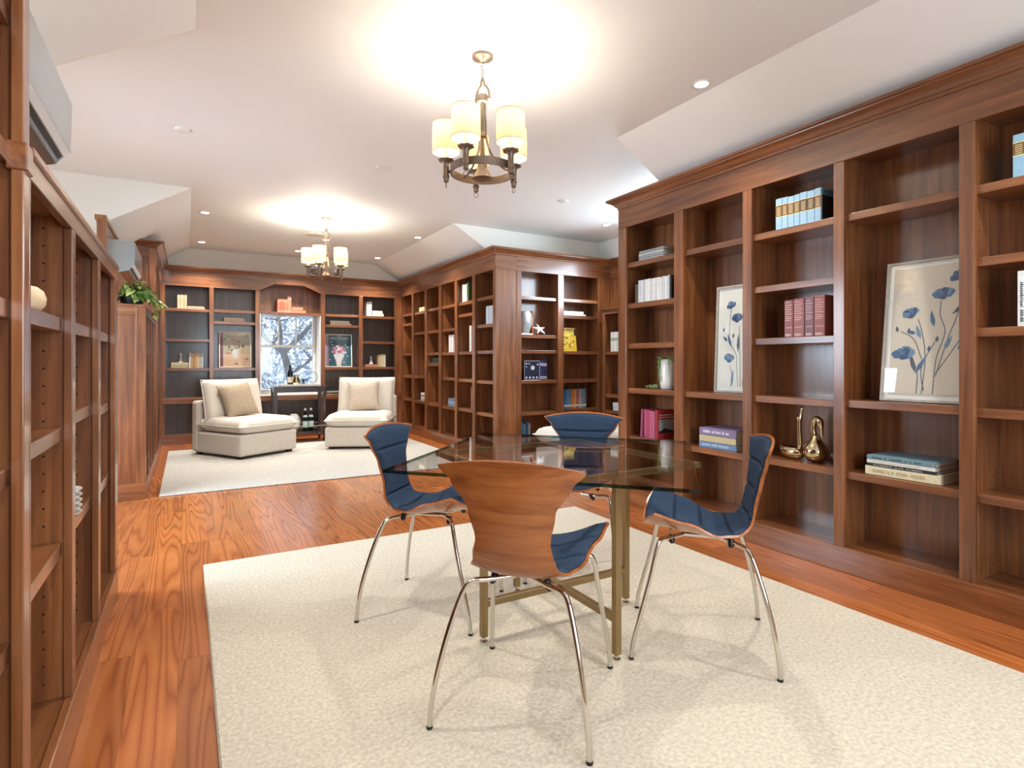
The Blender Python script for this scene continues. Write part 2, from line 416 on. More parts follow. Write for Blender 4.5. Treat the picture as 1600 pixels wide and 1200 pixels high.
# ------------------------------------------------------------------ bookcases
CORN = [(-.02,2.475),(.08,2.475),(.08,2.458),(.066,2.455),(.064,2.449),(.046,2.440),(.031,2.426),(.022,2.414),(.012,2.410),(.012,2.395),(0,2.392),(-.02,2.392)]
def bookcase(name, label, loc, rz, stiles, bays, D=.29, fr0=2.225, fr1=2.395, pl=.135, st=.041, cornice=None, no_back=(), arch=None,
             back_mat=None, setback=.026, counter=None, bots=True, pins=()):
    root = empty(name, loc, rz, label, 'bookcase')
    x0, x1 = stiles[0][0], stiles[-1][1]
    bm_ = back_mat or wood_v
    for (a, b) in stiles:
        MB().box(a, b, 0, .022, pl, fr0).build('stile', wood_v, root, bevel=.0025)
    cs = []
    for i, (a, b) in enumerate(stiles):
        c = (a+b)/2
        if i == 0: c = a+.018
        if i == len(stiles)-1: c = b-.018
        cs.append(c)
        MB().box(c-.018, c+.018, .0225, D, pl, fr0+.03).build('divider', wood_v, root)
    for i, hs in enumerate(bays):
        a, b = cs[i]+.0182, cs[i+1]-.0182
        if i not in no_back:
            MB().box(a, b, D-.012, D, pl, fr0+.03).build('back_panel', bm_, root)
        if bots: MB().box(a, b, .0201, D-.0125, pl-.03, pl-.0005).build('bottom_shelf', wood_h, root)
        for h in hs:
            MB().box(a, b, setback, D-.0125 if i not in no_back else D, h-st, h).build('shelf', wood_h, root, bevel=.003)
        if i in pins:
            p = MB()
            for k in range(int((fr0-pl)/.052)):
                z = pl+.05+k*.052
                if any(h-st-.01 < z < h+.01 for h in hs): continue
                for xx in (a, b):
                    for yy in (.07, D-.08):
                        s = .0012 if xx == a else -.0012
                        p.prism([(xx, yy+.0032*math.cos(q*1.0472), z+.0032*math.sin(q*1.0472)) for q in range(6)], (s*.6, 0, 0))
            tag(p.build('pin_holes', hole_m, root), kind='stuff')
    tz = arch[5] if arch else fr0
    MB().box(x0, x1, .0225, D, tz+.03, tz+.05).build('top_panel', wood_h, root)
    if arch:
        a0, a1, a2, a3, za, zb = arch
        pts = [(x0,0,fr0),(a0,0,za),(a1,0,zb),(a2,0,zb),(a3,0,za),(x1,0,fr0),(x1,0,fr1),(x0,0,fr1)]
        pts = [(x0,0,fr0),(a0,0,fr0),(a1,0,zb),(a2,0,zb),(a3,0,fr0),(x1,0,fr0),(x1,0,fr1),(x0,0,fr1)]
        MB().prism(pts, (0,.022,0)).build('frieze', wood_h, root)
    else:
        MB().box(x0, x1, -.001, .022, fr0, fr1).build('frieze', wood_h, root, bevel=.002)
    if bots: MB().box(x0, x1, -.006, .02, 0, pl).build('plinth', wood_h, root, bevel=.004)
    if counter:
        MB().box(x0, x1, -.03, D-.0125, counter-.078, counter).build('counter', wood_h, root, bevel=.004)
    if cornice:
        m0, m1, ret = cornice
        b = MB(); n = len(CORN)
        xe = x1 + (.023 if m1 == 1 else 0)
        vs = [(x0-m0*max(o,0), -o, z) for o, z in CORN] + [(xe+m1*max(o,0), -o, z) for o, z in CORN]
        b.add(vs, [(i, (i+1) % n, n+(i+1) % n, n+i) for i in range(n)] + [list(range(n)), list(range(n, 2*n))])
        b.build('cornice', wood_h, root, smooth=35)
        for side in ret:
            b = MB(); s = -1 if side == 'L' else 1; xx = x0 if side == 'L' else x1
            vs = [(xx+s*o, -max(o,0), z) for o, z in CORN] + [(xx+s*o, D, z) for o, z in CORN]
            b.add(vs, [(i, (i+1) % n, n+(i+1) % n, n+i) for i in range(n)] + [list(range(n)), list(range(n, 2*n))])
            b.build('cornice', wood_d, root, smooth=35)
    return root

ROT_R, ROT_L = R(-90), R(90)
# right-hand wall
r_st = [(0,.079),(.600,.685),(1.188,1.255),(1.775,1.835),(2.359,2.422),(2.945,3.005),(3.53,3.59),(4.11,4.17)]
r_b = [[1.948,1.616,1.291,.93,.545],[1.948,.93,.545],[1.948,1.616,1.29,.93,.55],[1.948,.935,.545],[1.945,1.616,1.296,.93,.543],[1.948,1.616,1.29,.93,.545],[1.948,.93,.545]]
rc = bookcase('bookcase', 'tall built-in bookcase along the right wall beside the glass table', (RX, 3.585, 0), ROT_R, r_st, r_b, D=.30, fr0=2.235, cornice=(1,0,'L'), pins=(0,1,2,3,4))
MB().box(-.012, 0, -.001, .30, .0, 2.395).build('end_panel', wood_v, rc)
RF = ((RX, 3.585, 0), ROT_R)
# far right wall
b_st = [(0,.03),(.52,.595),(1.085,1.16),(1.63,1.705),(2.185,2.26),(2.72,2.795),(3.275,3.317)]
b_b = [[1.935,1.773,1.285,.925,.55],[1.925,1.607,.93,.54],[1.934,1.605,1.281,1.122,.538],[1.93,1.603,1.277,.929,.532],[1.928,1.771,1.278,.923,.54],[1.933,1.60,1.282,.919,.526]]
bc = bookcase('bookcase', 'long built-in bookcase of many cubbies on the right behind the white chairs', (BX, 9.10, 0), ROT_R, b_st, b_b, D=.30, cornice=(-1,1,''))
BF = ((BX, 9.10, 0), ROT_R)
# bay bookcase round the corner
c_st = [(.29,.353),(.88,.967),(1.512,1.575)]
c_b = [[1.935,1.472,1.285,.922,.538],[1.938,1.73,1.28,.925,.55]]
cc = bookcase('bookcase', 'two-bay bookcase facing the room round the corner behind the table', (BX, CY, 0), 0, c_st, c_b, D=.28, cornice=None)
MB().box(.0, .045, 0, .022, .135, 2.225).build('corner_stile', wood_v, cc, bevel=.003)
MB().box(.045, .29, .008, .022, .135, 2.225).build('pilaster_panel', wood_v, cc)
MB().box(0, .29, -.001, .022, 2.225, 2.395).build('frieze', wood_h, cc)
MB().box(0, .29, -.006, .02, 0, .135).build('plinth', wood_h, cc, bevel=.004)
MB().box(1.575, 1.75, -.001, .022, 2.225, 2.395).build('frieze', wood_h, cc)
MB().box(1.575, 1.62, 0, .022, 1.5, 2.225).build('stile', wood_v, cc, bevel=.002)
MB().box(1.62, 1.75, .008, .022, 1.5, 2.225).build('side_panel', wood_v, cc)
b = MB(); n = len(CORN)
vs = [(-max(o,0), -o, z) for o, z in CORN] + [(1.75, -o, z) for o, z in CORN]
b.add(vs, [(i, (i+1) % n, n+(i+1) % n, n+i) for i in range(n)] + [list(range(n)), list(range(n, 2*n))])
b.build('cornice', wood_h, cc, smooth=35)
CF = ((BX, CY, 0), 0)
MB().box(1.712, 1.749, -.42, -.002, 1.83, 2.225).build('return_panel', wood_v, cc)
MB().box(1.705, 1.749, -.42, -.002, 2.2255, 2.395).build('return_frieze', wood_d, cc)
b = MB(); n = len(CORN)
vs = [(1.705-o, 0, z) for o, z in CORN] + [(1.705-o, -.42, z) for o, z in CORN]
b.add(vs, [(i, (i+1) % n, n+(i+1) % n, n+i) for i in range(n)] + [list(range(n)), list(range(n, 2*n))])
b.build('cornice', wood_d, cc, smooth=35)
# lower bookcase on the bay side wall
d_st = [(0,.05),(.62,.68),(1.25,1.31),(1.88,1.94)]
d_b = [[1.274,.737,.535]]*3
dc = bookcase('bookcase', 'lower bookcase in the bay partly hidden by the tall right bookcase', (4.587, 5.66, 0), ROT_R, d_st, d_b, D=.24, fr0=1.745, fr1=1.80)
MB().box(-.01, 1.95, -.014, .24, 1.80, 1.826).build('cap', wood_h, dc, bevel=.006)
DF = ((4.587, 5.66, 0), ROT_R)
# back wall
k_st = [(0,.035),(.574,.631),(1.174,1.234),(2.108,2.172),(2.701,2.763),(3.297,3.398)]
k_b = [[1.892,1.467,1.058],[1.897,1.73,1.060],[1.897],[1.90,1.731,1.064],[1.895,1.48,1.062]]
kc = bookcase('bookcase', 'back wall bookcase built around the window with an arched centre', (LX, BKY, 0), 0, k_st, k_b, D=.30, fr0=2.205, cornice=(-1,-1,''), no_back=(2,),
              arch=(1.234,1.44,1.86,2.108,2.205,2.315), back_mat=wood_smoke, counter=.640)
MB().box(1.2226, 2.1215, .288, .30, .135, .56).build('back_panel', wood_smoke, kc)
MB().box(1.2226, 2.1215, .288, .30, 1.90, 2.33).build('back_panel', wood_v, kc)
KF = ((LX, BKY, 0), 0)
# left side, near tall case, low case, bay, low case, tall case
n_st = [(0,.055),(.62,.68),(1.24,1.30),(1.846,1.896)]
n_b = [[1.89,1.6,1.273,.92,.55]]*3
nc = bookcase('bookcase', 'tall bookcase at the left edge of the picture', (LX, -.30, 0), ROT_L, n_st, n_b, D=.28, fr0=2.25, fr1=2.38)
MB().box(1.842, 1.90, -.006, .03, 1.545, 1.605).build('cap_return', wood_h, nc, bevel=.003)
l_st = [(0,.012),(.533,.589),(1.114,1.174),(1.704,1.80)]
l_st = [(0.0,.012),(.533,.589),(1.114,1.174),(1.704,1.764)]
l_b = [[1.273,.945,.603],[1.275,.974,.617],[1.275,.95,.61]]
lc = bookcase('bookcase', 'low bookcase on the left under the near wall-mounted air conditioner', (LX, 1.597, 0), ROT_L, l_st, l_b, D=.28, fr0=1.542, fr1=1.592, pins=(0,1,2))
MB().box(0, 1.80, -.008, .28, 1.592, 1.612).build('cap', wood_h, lc, bevel=.003)
MB().box(1.764, 1.80, 0, .28, .0, 1.592).build('end_panel', wood_v, lc)
LF = ((LX, 1.597, 0), ROT_L)
m_st = [(0,.06),(.43,.49),(.86,.92),(1.29,1.35),(1.68,1.74)]
m_b = [[1.27,.94,.6]]*4
mc = bookcase('bookcase', 'low bookcase on the far left with a trailing plant on top', (LX, 5.62, 0), ROT_L, m_st, m_b, D=.272, fr0=1.54, fr1=1.60)
MB().box(-.02, 1.74, -.012, .272, 1.60, 1.622).build('cap', wood_h, mc, bevel=.003)
MB().box(-.018, 0, .0, .07, .135, 1.60).build('end_stile', wood_v, mc, bevel=.002)
MB().box(-.018, 0, .0702, .272, 1.53, 1.60).build('end_rail', wood_d, mc, bevel=.002)
MB().box(-.010, 0, .07, .272, .135, 1.53).build('end_panel', wood_v, mc)
MB().box(-.024, 0, -.006, .272, 0, .135).build('plinth', wood_d, mc, bevel=.004)
t_st = [(0,.06),(.42,.48),(.84,.90),(1.26,1.32),(1.66,1.722)]
t_b = [[1.9,1.58,1.27,.94,.6]]*4
tc_ = bookcase('bookcase', 'tall bookcase in the far left corner beyond the trailing plant', (LX, 7.377, 0), ROT_L, t_st, t_b, D=.272, fr0=2.205, cornice=(1,-1,'L'))
MB().box(-.016, 0, .0, .06, .135, 2.395).build('end_stile', wood_v, tc_, bevel=.002)
MB().box(-.016, 0, .06, .272, 2.225, 2.395).build('end_rail', wood_d, tc_)
MB().box(-.009, 0, .06, .272, .135, 2.225).build('end_panel', wood_v, tc_)
# wood partition above the low case
pn = empty('wall_panel', (-.574, 5.60, 0), 0, 'wood wall panel behind the far air conditioner and trailing plant', 'panel')
MB().box(-.055, 0, 0, .43, 0, 2.29).build('panel', wood_v, pn); MB().box(-.010, 0, .4305, 1.76, 0, 2.29).build('panel', wood_v, pn)
MB().box(-.068, .012, -.012, .43, 2.29, 2.33).build('cap', wood_d, pn, bevel=.003); MB().box(-.010, .012, .4305, 1.76, 2.29, 2.33).build('cap', wood_d, pn, bevel=.003)
MB().box(-.0, .008, .0, .06, 1.63, 2.29).build('stile', wood_v, pn)

# ------------------------------------------------------------------ books
def place(frame, x, y, z):
    (lx, ly, lz), rz = frame
    c, s = math.cos(rz), math.sin(rz)
    return (lx + c*x - s*y, ly + s*x + c*y, lz + z)
def cover_mat(rgb, rough=.45):
    return plain('cover_%d_%d_%d' % rgb, S(*rgb), rough, noise=.2, scale=60)
def book(frame, x, y, z, t, h, d, rgb, label, group=None, lying=False, bands=(), name='book', yaw=0, title=None, tcol=(230,225,210), tilt=0, front=None):
    """spine at y, facing the front of the shelf; upright: t along x, h along z; lying: h along x, t along z"""
    q = (lambda a, b, c: (a, b, c)) if not lying else (lambda a, b, c: (c, b, a))
    def bx(m, a0, a1, b0, b1, c0, c1, mi=0):
        p0 = q(a0, b0, c0); p1 = q(a1, b1, c1)
        m.box(min(p0[0],p1[0]), max(p0[0],p1[0]), b0, b1, min(p0[2],p1[2]), max(p0[2],p1[2]), mi)
    k = min(.0028, t*.16)
    m = MB()
    sp = [(0,.004),(k*.6,.0),(t-k*.6,.0),(t,.004),(t,d),(t-k,d),(t-k,.005),(k,.005),(k,d),(0,d)]
    m.prism([q(a, b, 0) for a, b in sp], Vector(q(0,0,h)))
    o = m.build(name, cover_mat(rgb), rot=(0, tilt, frame[1]+yaw), loc=place(frame, x, y, z), smooth=40)
    tag(o, label, 'book', group)
    pg = MB(); bx(pg, k, t-k, .005, d-.005, .003, h-.003); pg.build('pages', paper, o)
    for (c0, c1, brgb) in bands:
        bb = MB(); bx(bb, .0006, t-.0006, -.0006, .003, c0*h, c1*h); bb.build('spine_band', cover_mat(brgb), o)
    if title == '...':
        lt = MB(); rd_ = random.Random(int(h*1e4)+int(t*1e5)); a_ = h*.08
        while a_ < h*.80:
            w_ = rd_.uniform(.003,.007)
            if rd_.random() < .16: a_ += .010
            bx(lt, t*.34, t*(.62 if rd_.random() < .7 else .70), -.0012, 0, a_, a_+w_); a_ += w_+.0035
        lt.build('spine_lettering', cover_mat(tcol), o)
    elif title:
        if lying:
            text('title', title, t*.5, cover_mat(tcol), o, (h*.46, -.0009, t*.48), (R(90),0,0), width=h*.7)
        else:
            text('title', title, t*.5, cover_mat(tcol), o, (t*.5, -.0009, h*.5), (R(90),R(90),0), width=h*.7)
    if front:
        # jacket picture on the right-hand board
        rgbs = front
        f = MB(); bx(f, t, t+.0006, .012, d*.96, h*.02, h*.80); f.build('jacket_picture', cover_mat(rgbs[0]), o)
        f = MB(); bx(f, t, t+.0007, .012, d*.96, h*.82, h*.97); f.build('jacket_band', cover_mat(rgbs[1]), o)
    return o
def row(frame, x, y, z, specs, what, where, group, d=.17, bands=(), jitter=.003, **kw):
    out = []
    n = len(specs)
    for i, (t, h, rgb) in enumerate(specs):
        lab = '%s upright book, %s from left, %s' % (what, ORD[i], where) if n > 1 else '%s upright book, %s' % (what, where)
        out.append(book(frame, x, y+random.uniform(0, jitter), z, t, h, d, rgb, lab, group, bands=bands, **kw))
        x += t+.0006
    return out
def stack(frame, x, y, z, specs, what, where, group, d=.17, titles=None):
    n = len(specs)
    for i, (L, t, rgb) in enumerate(specs):
        pos = ['bottom', 'top'] if n == 2 else (['bottom','middle','top'] if n == 3 else ['bottom','second from bottom','third from bottom','top'])
        lab = '%s flat book, %s of the stack %s' % (what if isinstance(what, str) else what[i], pos[i], where)
        tt = titles[i] if titles else None
        book(frame, x+random.uniform(-.004,.004), y+random.uniform(0,.006), z, t, L, d, rgb, lab, group, lying=True, title=tt[0] if tt else None, tcol=tt[1] if tt else (230,225,210))
        z += t+.0004

# right bookcase (x = 3.585 - Y)
MG = lambda: random.choice([(178,182,184),(150,158,160),(200,200,196)])
stack(RF, .176, .045, 1.948, [(.272,.017,(182,184,182)),(.270,.02,(150,160,162)),(.272,.02,(190,188,178)),(.270,.02,(140,150,156))], ['pale grey','grey patterned','light grey','dark grey'], 'on top shelf by bay', 'flat books on the top right-bookcase shelf', d=.2)
ws = []
for i in range(13):
    ws.append((random.uniform(.022,.028), .176+random.uniform(-.003,.003), random.choice([(222,222,220),(206,210,214),(232,230,226),(190,198,204),(214,208,210)])))
row(RF, .135, .045, 1.616, [(.02,.15,(96,72,60)),(.02,.148,(120,104,92))], 'brown', 'beside white row', 'brown books by the white row', d=.14)
row(RF, .178, .042, 1.616, ws, 'white', 'second shelf of right bookcase', 'white book row', d=.15, front=None)
book(RF, .178+sum(w[0] for w in ws)+.009, .042, 1.616, .018, .176, .16, (40,38,40), 'black upright book with a red band at the end of the white row', 'white book row', front=((44,46,48),(120,44,34)))
for i, (x_, t_, tl) in enumerate([(.19,.022,.05),(.236,.03,0),(.267,.026,0),(.294,.028,0),(.323,.028,0)]):
    book(RF, x_, .05, .546, t_, .222-.003*i, .17, [(150,70,98),(176,78,110),(168,70,98),(186,90,116),(178,96,122)][i],
         'magenta cloth book, %s from left, behind the glass table' % ORD[i], 'magenta books behind the table', tilt=tl)
mg = book(RF, .353, .048, .546, .034, .224, .19, (150,40,52), 'red jacketed book with a grey photograph at the right end of the magenta row', 'magenta books behind the table')
f = MB(); f.box(.0342,.0350,.012,.185,.045,.15); f.build('jacket_picture', cover_mat((150,156,158)), mg)
f = MB(); f.box(.0342,.0352,.012,.185,.045,.062); f.prism([(.0342,.03,.06),(.0342,.07,.085),(.0342,.12,.07),(.0342,.16,.06)],(.001,0,0)); f.build('jacket_silhouette', cover_mat((22,20,24)), mg)
f = MB(); f.box(.0342,.0350,.02,.18,.162,.170); f.box(.0342,.0350,.02,.16,.180,.188); f.build('jacket_lettering', cover_mat((226,190,180)), mg)
stack(RF, .79, .05, .545, [(.312,.042,(112,142,176)),(.305,.044,(196,182,140)),(.308,.052,(132,116,150))], ['blue cloth','sand cloth','lilac cloth'], 'under the tall flower print', 'cloth books under the tall print', d=.23,
      titles=[('...', (190,205,225)), None, ('...', (226,220,236))])
for i in range(7):
    t_ = [.043,.037,.041,.037,.044,.046,.038][i]
    x_ = 1.392 + sum([.043,.037,.041,.037,.044,.046,.038][:i])
    o = book(RF, x_, .045, 1.948, t_-.0006, .188+random.uniform(-.002,.004), .16, (150,184,206),
         'pale blue book with gold and brown band, %s from left, top shelf' % ORD[i], 'blue and gold set on the right bookcase',
         bands=((.40,.42,(228,214,150)),(.42,.78,random.choice([(120,88,56),(86,64,48),(150,118,74)])),(.78,.80,(228,214,150))), front=((40,34,26),(96,150,184)) if i == 6 else None)
    tb = MB()
    for k in range(6): tb.box(t_*.2, t_*.78, -.0012, 0, .188*(.47+k*.047), .188*(.47+k*.047)+.003)
    tb.build('spine_lettering', cover_mat((216,196,140)), o)
row(RF, 1.36, .20, 1.29, [(.03,.19,(54,92,120)),(.035,.188,(60,80,96))], 'blue', 'behind the maroon set', 'blue books behind the maroon set', d=.07)
for i in range(4):
    t_ = [.056,.067,.054,.064][i]; x_ = 1.447 + [0,.059,.130,.187][i]
    o = book(RF, x_, .05, 1.291, t_, .222+.004*i, .17, [(140,84,86),(148,88,88),(120,84,94),(150,88,84)][i],
         'maroon leather book, %s from left, third shelf of right bookcase' % ORD[i], 'maroon set on the right bookcase')
    tb = MB()
    for k, zz in enumerate((.03,.05,.075,.25,.45,.5,.55,.62,.68,.74,.8,.86,.93)): tb.box(t_*.12, t_*(.85 if k % 2 else .7), -.0012, 0, .222*zz, .222*zz+.0028)
    tb.build('spine_lettering', cover_mat((226,196,180)), o)
# stack in the fourth bay
zz = .546
for i, (L, t_, rgb, lab, ti, tcl) in enumerate([
        (.348,.046,(222,212,178),'thick cream book at the bottom of the stack below the large print', ('ROBERT A. M. STERN   HOUSES'), (170,140,90)),
        (.322,.014,(34,34,36),'thin black book above the thick cream one', ('ROBERT A.M. STERN'), (230,230,228)),
        (.318,.020,(222,220,212),'white book above the thin black one', ('...'), (190,186,176)),
        (.318,.022,(112,140,152),'grey blue book on top of the stack below the large print', ('...'), (40,56,66))]):
    book(RF, 1.918 if i == 0 else 1.926, .05, zz, t_, L, .24, rgb, lab, 'design books below the large print', lying=True, title=ti, tcol=tcl)
    zz += t_+.0004
for i in range(3):
    o = book(RF, 2.540+.045*i, .045, 1.945, .044, .188, .16, (140,180,204), 'pale blue and gold book at the right edge of the picture, %s from left' % ORD[i], 'blue and gold books at right edge',
         bands=((.50,.52,(228,214,150)),(.52,.80,(110,84,50)),(.80,.82,(228,214,150))))
    tb = MB()
    for k in range(5): tb.box(.009, .034, -.0012, 0, .188*(.55+k*.047), .188*(.55+k*.047)+.003)
    tb.build('spine_lettering', cover_mat((216,196,140)), o)
for i in range(2):
    book(RF, 2.556+.031*i, .045, 1.297, .03, .24, .17, [(226,228,228),(58,106,150)][i], ['white book with dark lettering at the right edge of the picture','blue book at the right edge beside the white one'][i], 'books at the right edge', title='...' if i == 0 else None, tcol=(60,70,80))

# far right bookcase (x = 9.10 - Y)
row(BF, 2.26+.04, .06, 1.929, [(.055,.235,(226,220,206)),(.05,.23,(206,200,186)),(.03,.235,(232,226,214))], 'cream', 'top shelf of the cubby bookcase', 'cream books on the cubby bookcase')
book(BF, 2.26+.19, .06, 1.929, .05, .25, .18, (52,64,40), 'dark green jacketed book beside the cream books, top of the cubby bookcase', None, bands=((.05,.95,(66,84,46)),))
row(BF, 3.00, .05, 1.601, [(.03,.215,(176,190,202)),(.034,.22,(190,200,210)),(.03,.21,(160,176,190)),(.034,.218,(196,204,210)),(.034,.213,(170,184,196)),(.03,.22,(186,196,204))], 'grey blue', 'nearest column of cubby bookcase', 'grey blue books in the cubby bookcase')
book(BF, 2.53, .055, 1.28, .05, .33, .2, (230,228,222), 'tall white book in the second cubby column from the corner post', None)
row(BF, 1.85, .06, 1.278, [(.05,.24,(226,222,216)),(.055,.235,(214,208,206)),(.05,.24,(232,228,222))], 'off-white', 'middle column of cubby bookcase', 'off-white books in the cubby bookcase')
stack(BF, .69, .06, 1.926, [(.25,.035,(226,210,150)),(.23,.035,(230,220,180))], 'pale yellow', 'high in the far cubby column', 'pale yellow flat books')
book(BF, .95, .06, 1.926, .05, .25, .18, (228,214,178), 'tall cream book beside the pale yellow stack', None)
book(BF, .37, .06, 1.936, .05, .095, .15, (236,226,204), 'small cream book in the farthest cubby column', None)
book(BF, .93, .06, .931, .05, .33, .2, (232,230,226), 'tall white book in the second farthest cubby column', None)
stack(BF, 1.24, .06, 1.123, [(.32,.04,(44,74,60)),(.31,.045,(56,92,72))], 'dark green', 'in the short cubby', 'dark green flat books')
stack(BF, 1.83, .06, .533, [(.24,.035,(120,140,160)),(.235,.035,(140,158,176)),(.23,.035,(104,124,148))], 'slate blue', 'low in the cubby bookcase', 'slate blue flat books')
stack(BF, .76, .06, .541, [(.2,.032,(150,154,156)),(.2,.03,(200,200,198)),(.19,.032,(130,134,138)),(.19,.03,(210,208,204))], 'grey', 'low in the far cubby column', 'grey flat books')
book(BF, 2.56, .06, .541, .05, .28, .18, (150,90,78), 'rust red book low in the cubby bookcase', None)

# bay bookcase (x = X - 3.10)
book(CF, .60, .16, 1.472, .02, .30, .09, (196,112,44), 'orange jacketed book behind the silver sculpture', None, yaw=0)
pb = MB(); pb.box(0,.22,0,.025,0,.235); pb = pb.build('book', cover_mat((26,30,56)), loc=place(CF,.44,.08,.923)); tag(pb, 'navy book facing forward with white emblems on its cover', 'book', 'navy books in the bay')
e = MB()
for (a, c, r_) in [(.03,.2,.012),(.03,.16,.008),(.12,.15,.028),(.19,.19,.012),(.03,.03,.014),(.08,.03,.014),(.13,.03,.014),(.18,.03,.014),(.07,.2,.01)]:
    e.prism([(a+r_*math.cos(q*.785), -.0008, c+r_*math.sin(q*.785)) for q in range(8)], (0,.0006,0))
for a in ((0,.22,0,.004),(0,.22,.231,.235),(0,.004,0,.235),(.216,.22,0,.235)): e.box(a[0],a[1],-.0009,0,a[2],a[3])
e.build('cover_emblem', cover_mat((210,206,214)), pb); MB().box(.003,.217,.003,.022,.003,.236).build('pages', paper, pb)
row(CF, .664, .08, .923, [(.036,.245,(40,46,84)),(.034,.242,(32,38,72)),(.03,.24,(26,30,60))], 'navy', 'beside the emblem book', 'navy books in the bay', bands=((.06,.1,(190,186,200)),(.14,.18,(190,186,200)),(.7,.85,(170,150,180))))
stack(CF, 1.00, .06, 1.731, [(.36,.022,(206,206,204)),(.32,.035,(232,230,226))], 'white', 'in the right column of the bay bookcase', 'white flat books in the bay')
yb = MB(); yb.box(0,.25,0,.012,0,.30); yb = yb.build('magazine', cover_mat((222,186,50)), loc=place(CF,.985,.09,1.281), rot=(R(-8),0,0)); tag(yb, 'yellow illustrated book leaning on the bay bookcase shelf', 'book')
e = MB(); random.seed(3)
for k in range(42):
    a, c, r_ = random.uniform(.015,.21), random.uniform(.02,.23), random.uniform(.006,.018)
    e.prism([(a+r_*math.cos(q*1.256+k), -.0008, c+r_*math.sin(q*1.256+k)*.8) for q in range(5)], (0,.0006,0), k % 3)
e.build('cover_print', [cover_mat((86,120,50)), cover_mat((242,226,120)), cover_mat((196,110,40))], yb)
e = MB()
for k in range(8): e.box(.02+k*.024, .02+k*.024+[.017,.012,.018,.008,.018,.015,.017,.012][k], -.0012, 0, .262, .290)
e.build('cover_lettering', cover_mat((150,70,30)), yb)
MB().box(.225,.249,-.0008,0,.2,.29).build('corner_label', cover_mat((40,30,26)), yb)
cs = [(64,110,170),(90,130,180),(120,130,110),(206,120,70),(214,150,80),(150,100,104),(190,150,160),(120,150,160),(96,130,146)]
row(CF, 1.035, .09, .551, [(.038,.24+.004*(i % 3), c) for i, c in enumerate(cs)], 'colourful', 'low right shelf of bay bookcase', 'colourful books in the bay', bands=((.1,.2,(220,210,190)),))
row(CF, .40, .09, .136, [(.035,.27,(70,110,140)),(.03,.25,(90,140,150)),(.036,.28,(60,90,120)),(.03,.26,(140,160,170))], 'blue', 'bottom left shelf of bay bookcase', 'blue books low in the bay')
row(DF, .11, .05, 1.274, [(.036,.245,c) for c in ((222,222,214),(206,208,200),(228,226,220),(200,204,198),(224,220,214),(214,214,206))], 'white', 'shelf of the lower bay bookcase', 'white books in the lower bay bookcase', bands=((.55,.7,(150,170,150)),))
book(DF, .235, .05, .737, .05, .25, .16, (50,66,86), 'dark blue book low in the lower bay bookcase', None); book(DF, .287, .05, .737, .04, .25, .16, (60,72,90), 'slate book right of the dark blue one, lower bay bookcase', None)
stack(DF, .155, .05, .535, [(.24,.05,(212,214,212)),(.235,.05,(222,224,222))], 'white', 'in the lower bay bookcase', 'white flat books in the lower bay bookcase')

# back bookcase (x = X + .298)
TAN = [(214,186,150),(206,172,134),(222,196,160),(196,160,124),(216,190,158)]
row(KF, .181, .10, 1.892, [(.023,.205,c) for c in TAN], 'tan', 'top left shelf of back bookcase', 'tan books on the back bookcase', bands=((.86,.92,(240,226,200)),))
stack(KF, .30, .10, 1.892, [(.222,.022,(198,164,134)),(.21,.02,(210,180,150))], 'tan', 'beside the tan books top left', 'tan flat books')
stack(KF, .104, .10, 1.058, [(.214,.04,(176,170,130)),(.212,.038,(206,190,160))], ['olive','tan'], 'under the left white figurine', 'books under the left figurine')
row(KF, .322, .10, 1.058, [(.025,.215+.004*(i % 2), c) for i, c in enumerate([(226,220,206),(206,170,130),(196,150,104),(214,176,128),(226,206,170),(190,190,186),(224,222,214)])], 'cream and tan', 'beside the left figurine', 'cream and tan books by the left figurine', bands=((.84,.9,(236,228,210)),))
stack(KF, .765, .10, 1.731, [(.278,.03,(222,206,184)),(.27,.032,(230,218,198))], 'cream', 'above the left poster', 'cream flat books above the left poster')
row(KF, 1.487, .10, 1.897, [(.048,.205,(196,112,86)),(.05,.21,(186,100,76)),(.048,.205,(200,118,90)),(.056,.245,(206,126,98))], 'coral red', 'over the window', 'coral books over the window', bands=((.1,.14,(236,190,160)),(.82,.87,(236,190,160))))
stack(KF, 1.695, .10, 1.897, [(.21,.046,(214,130,100)),(.165,.046,(216,140,110))], 'coral', 'over the window', 'coral flat books over the window')
stack(KF, 2.273, .10, 1.732, [(.33,.036,(226,216,200)),(.30,.034,(232,224,210))], 'cream', 'above the right poster', 'cream flat books above the right poster')
row(KF, 2.853, .10, 1.895, [(.044,.24,(226,222,208)),(.042,.245,(232,228,216))], 'white', 'top right shelf of back bookcase', 'white books on the back bookcase')
stack(KF, 2.945, .10, 1.895, [(.19,.05,(230,220,200)),(.17,.046,(226,216,196))], 'cream', 'beside the white books top right', 'cream flat books top right')
stack(KF, 2.832, .10, 1.062, [(.205,.045,(190,140,110))], 'brown', 'under the right figurine', None)
row(KF, 3.042, .10, 1.062, [(.04,.205,(190,164,130)),(.044,.212,(206,196,160)),(.044,.208,(214,208,180))], 'olive cream', 'beside the right figurine', 'olive books by the right figurine')

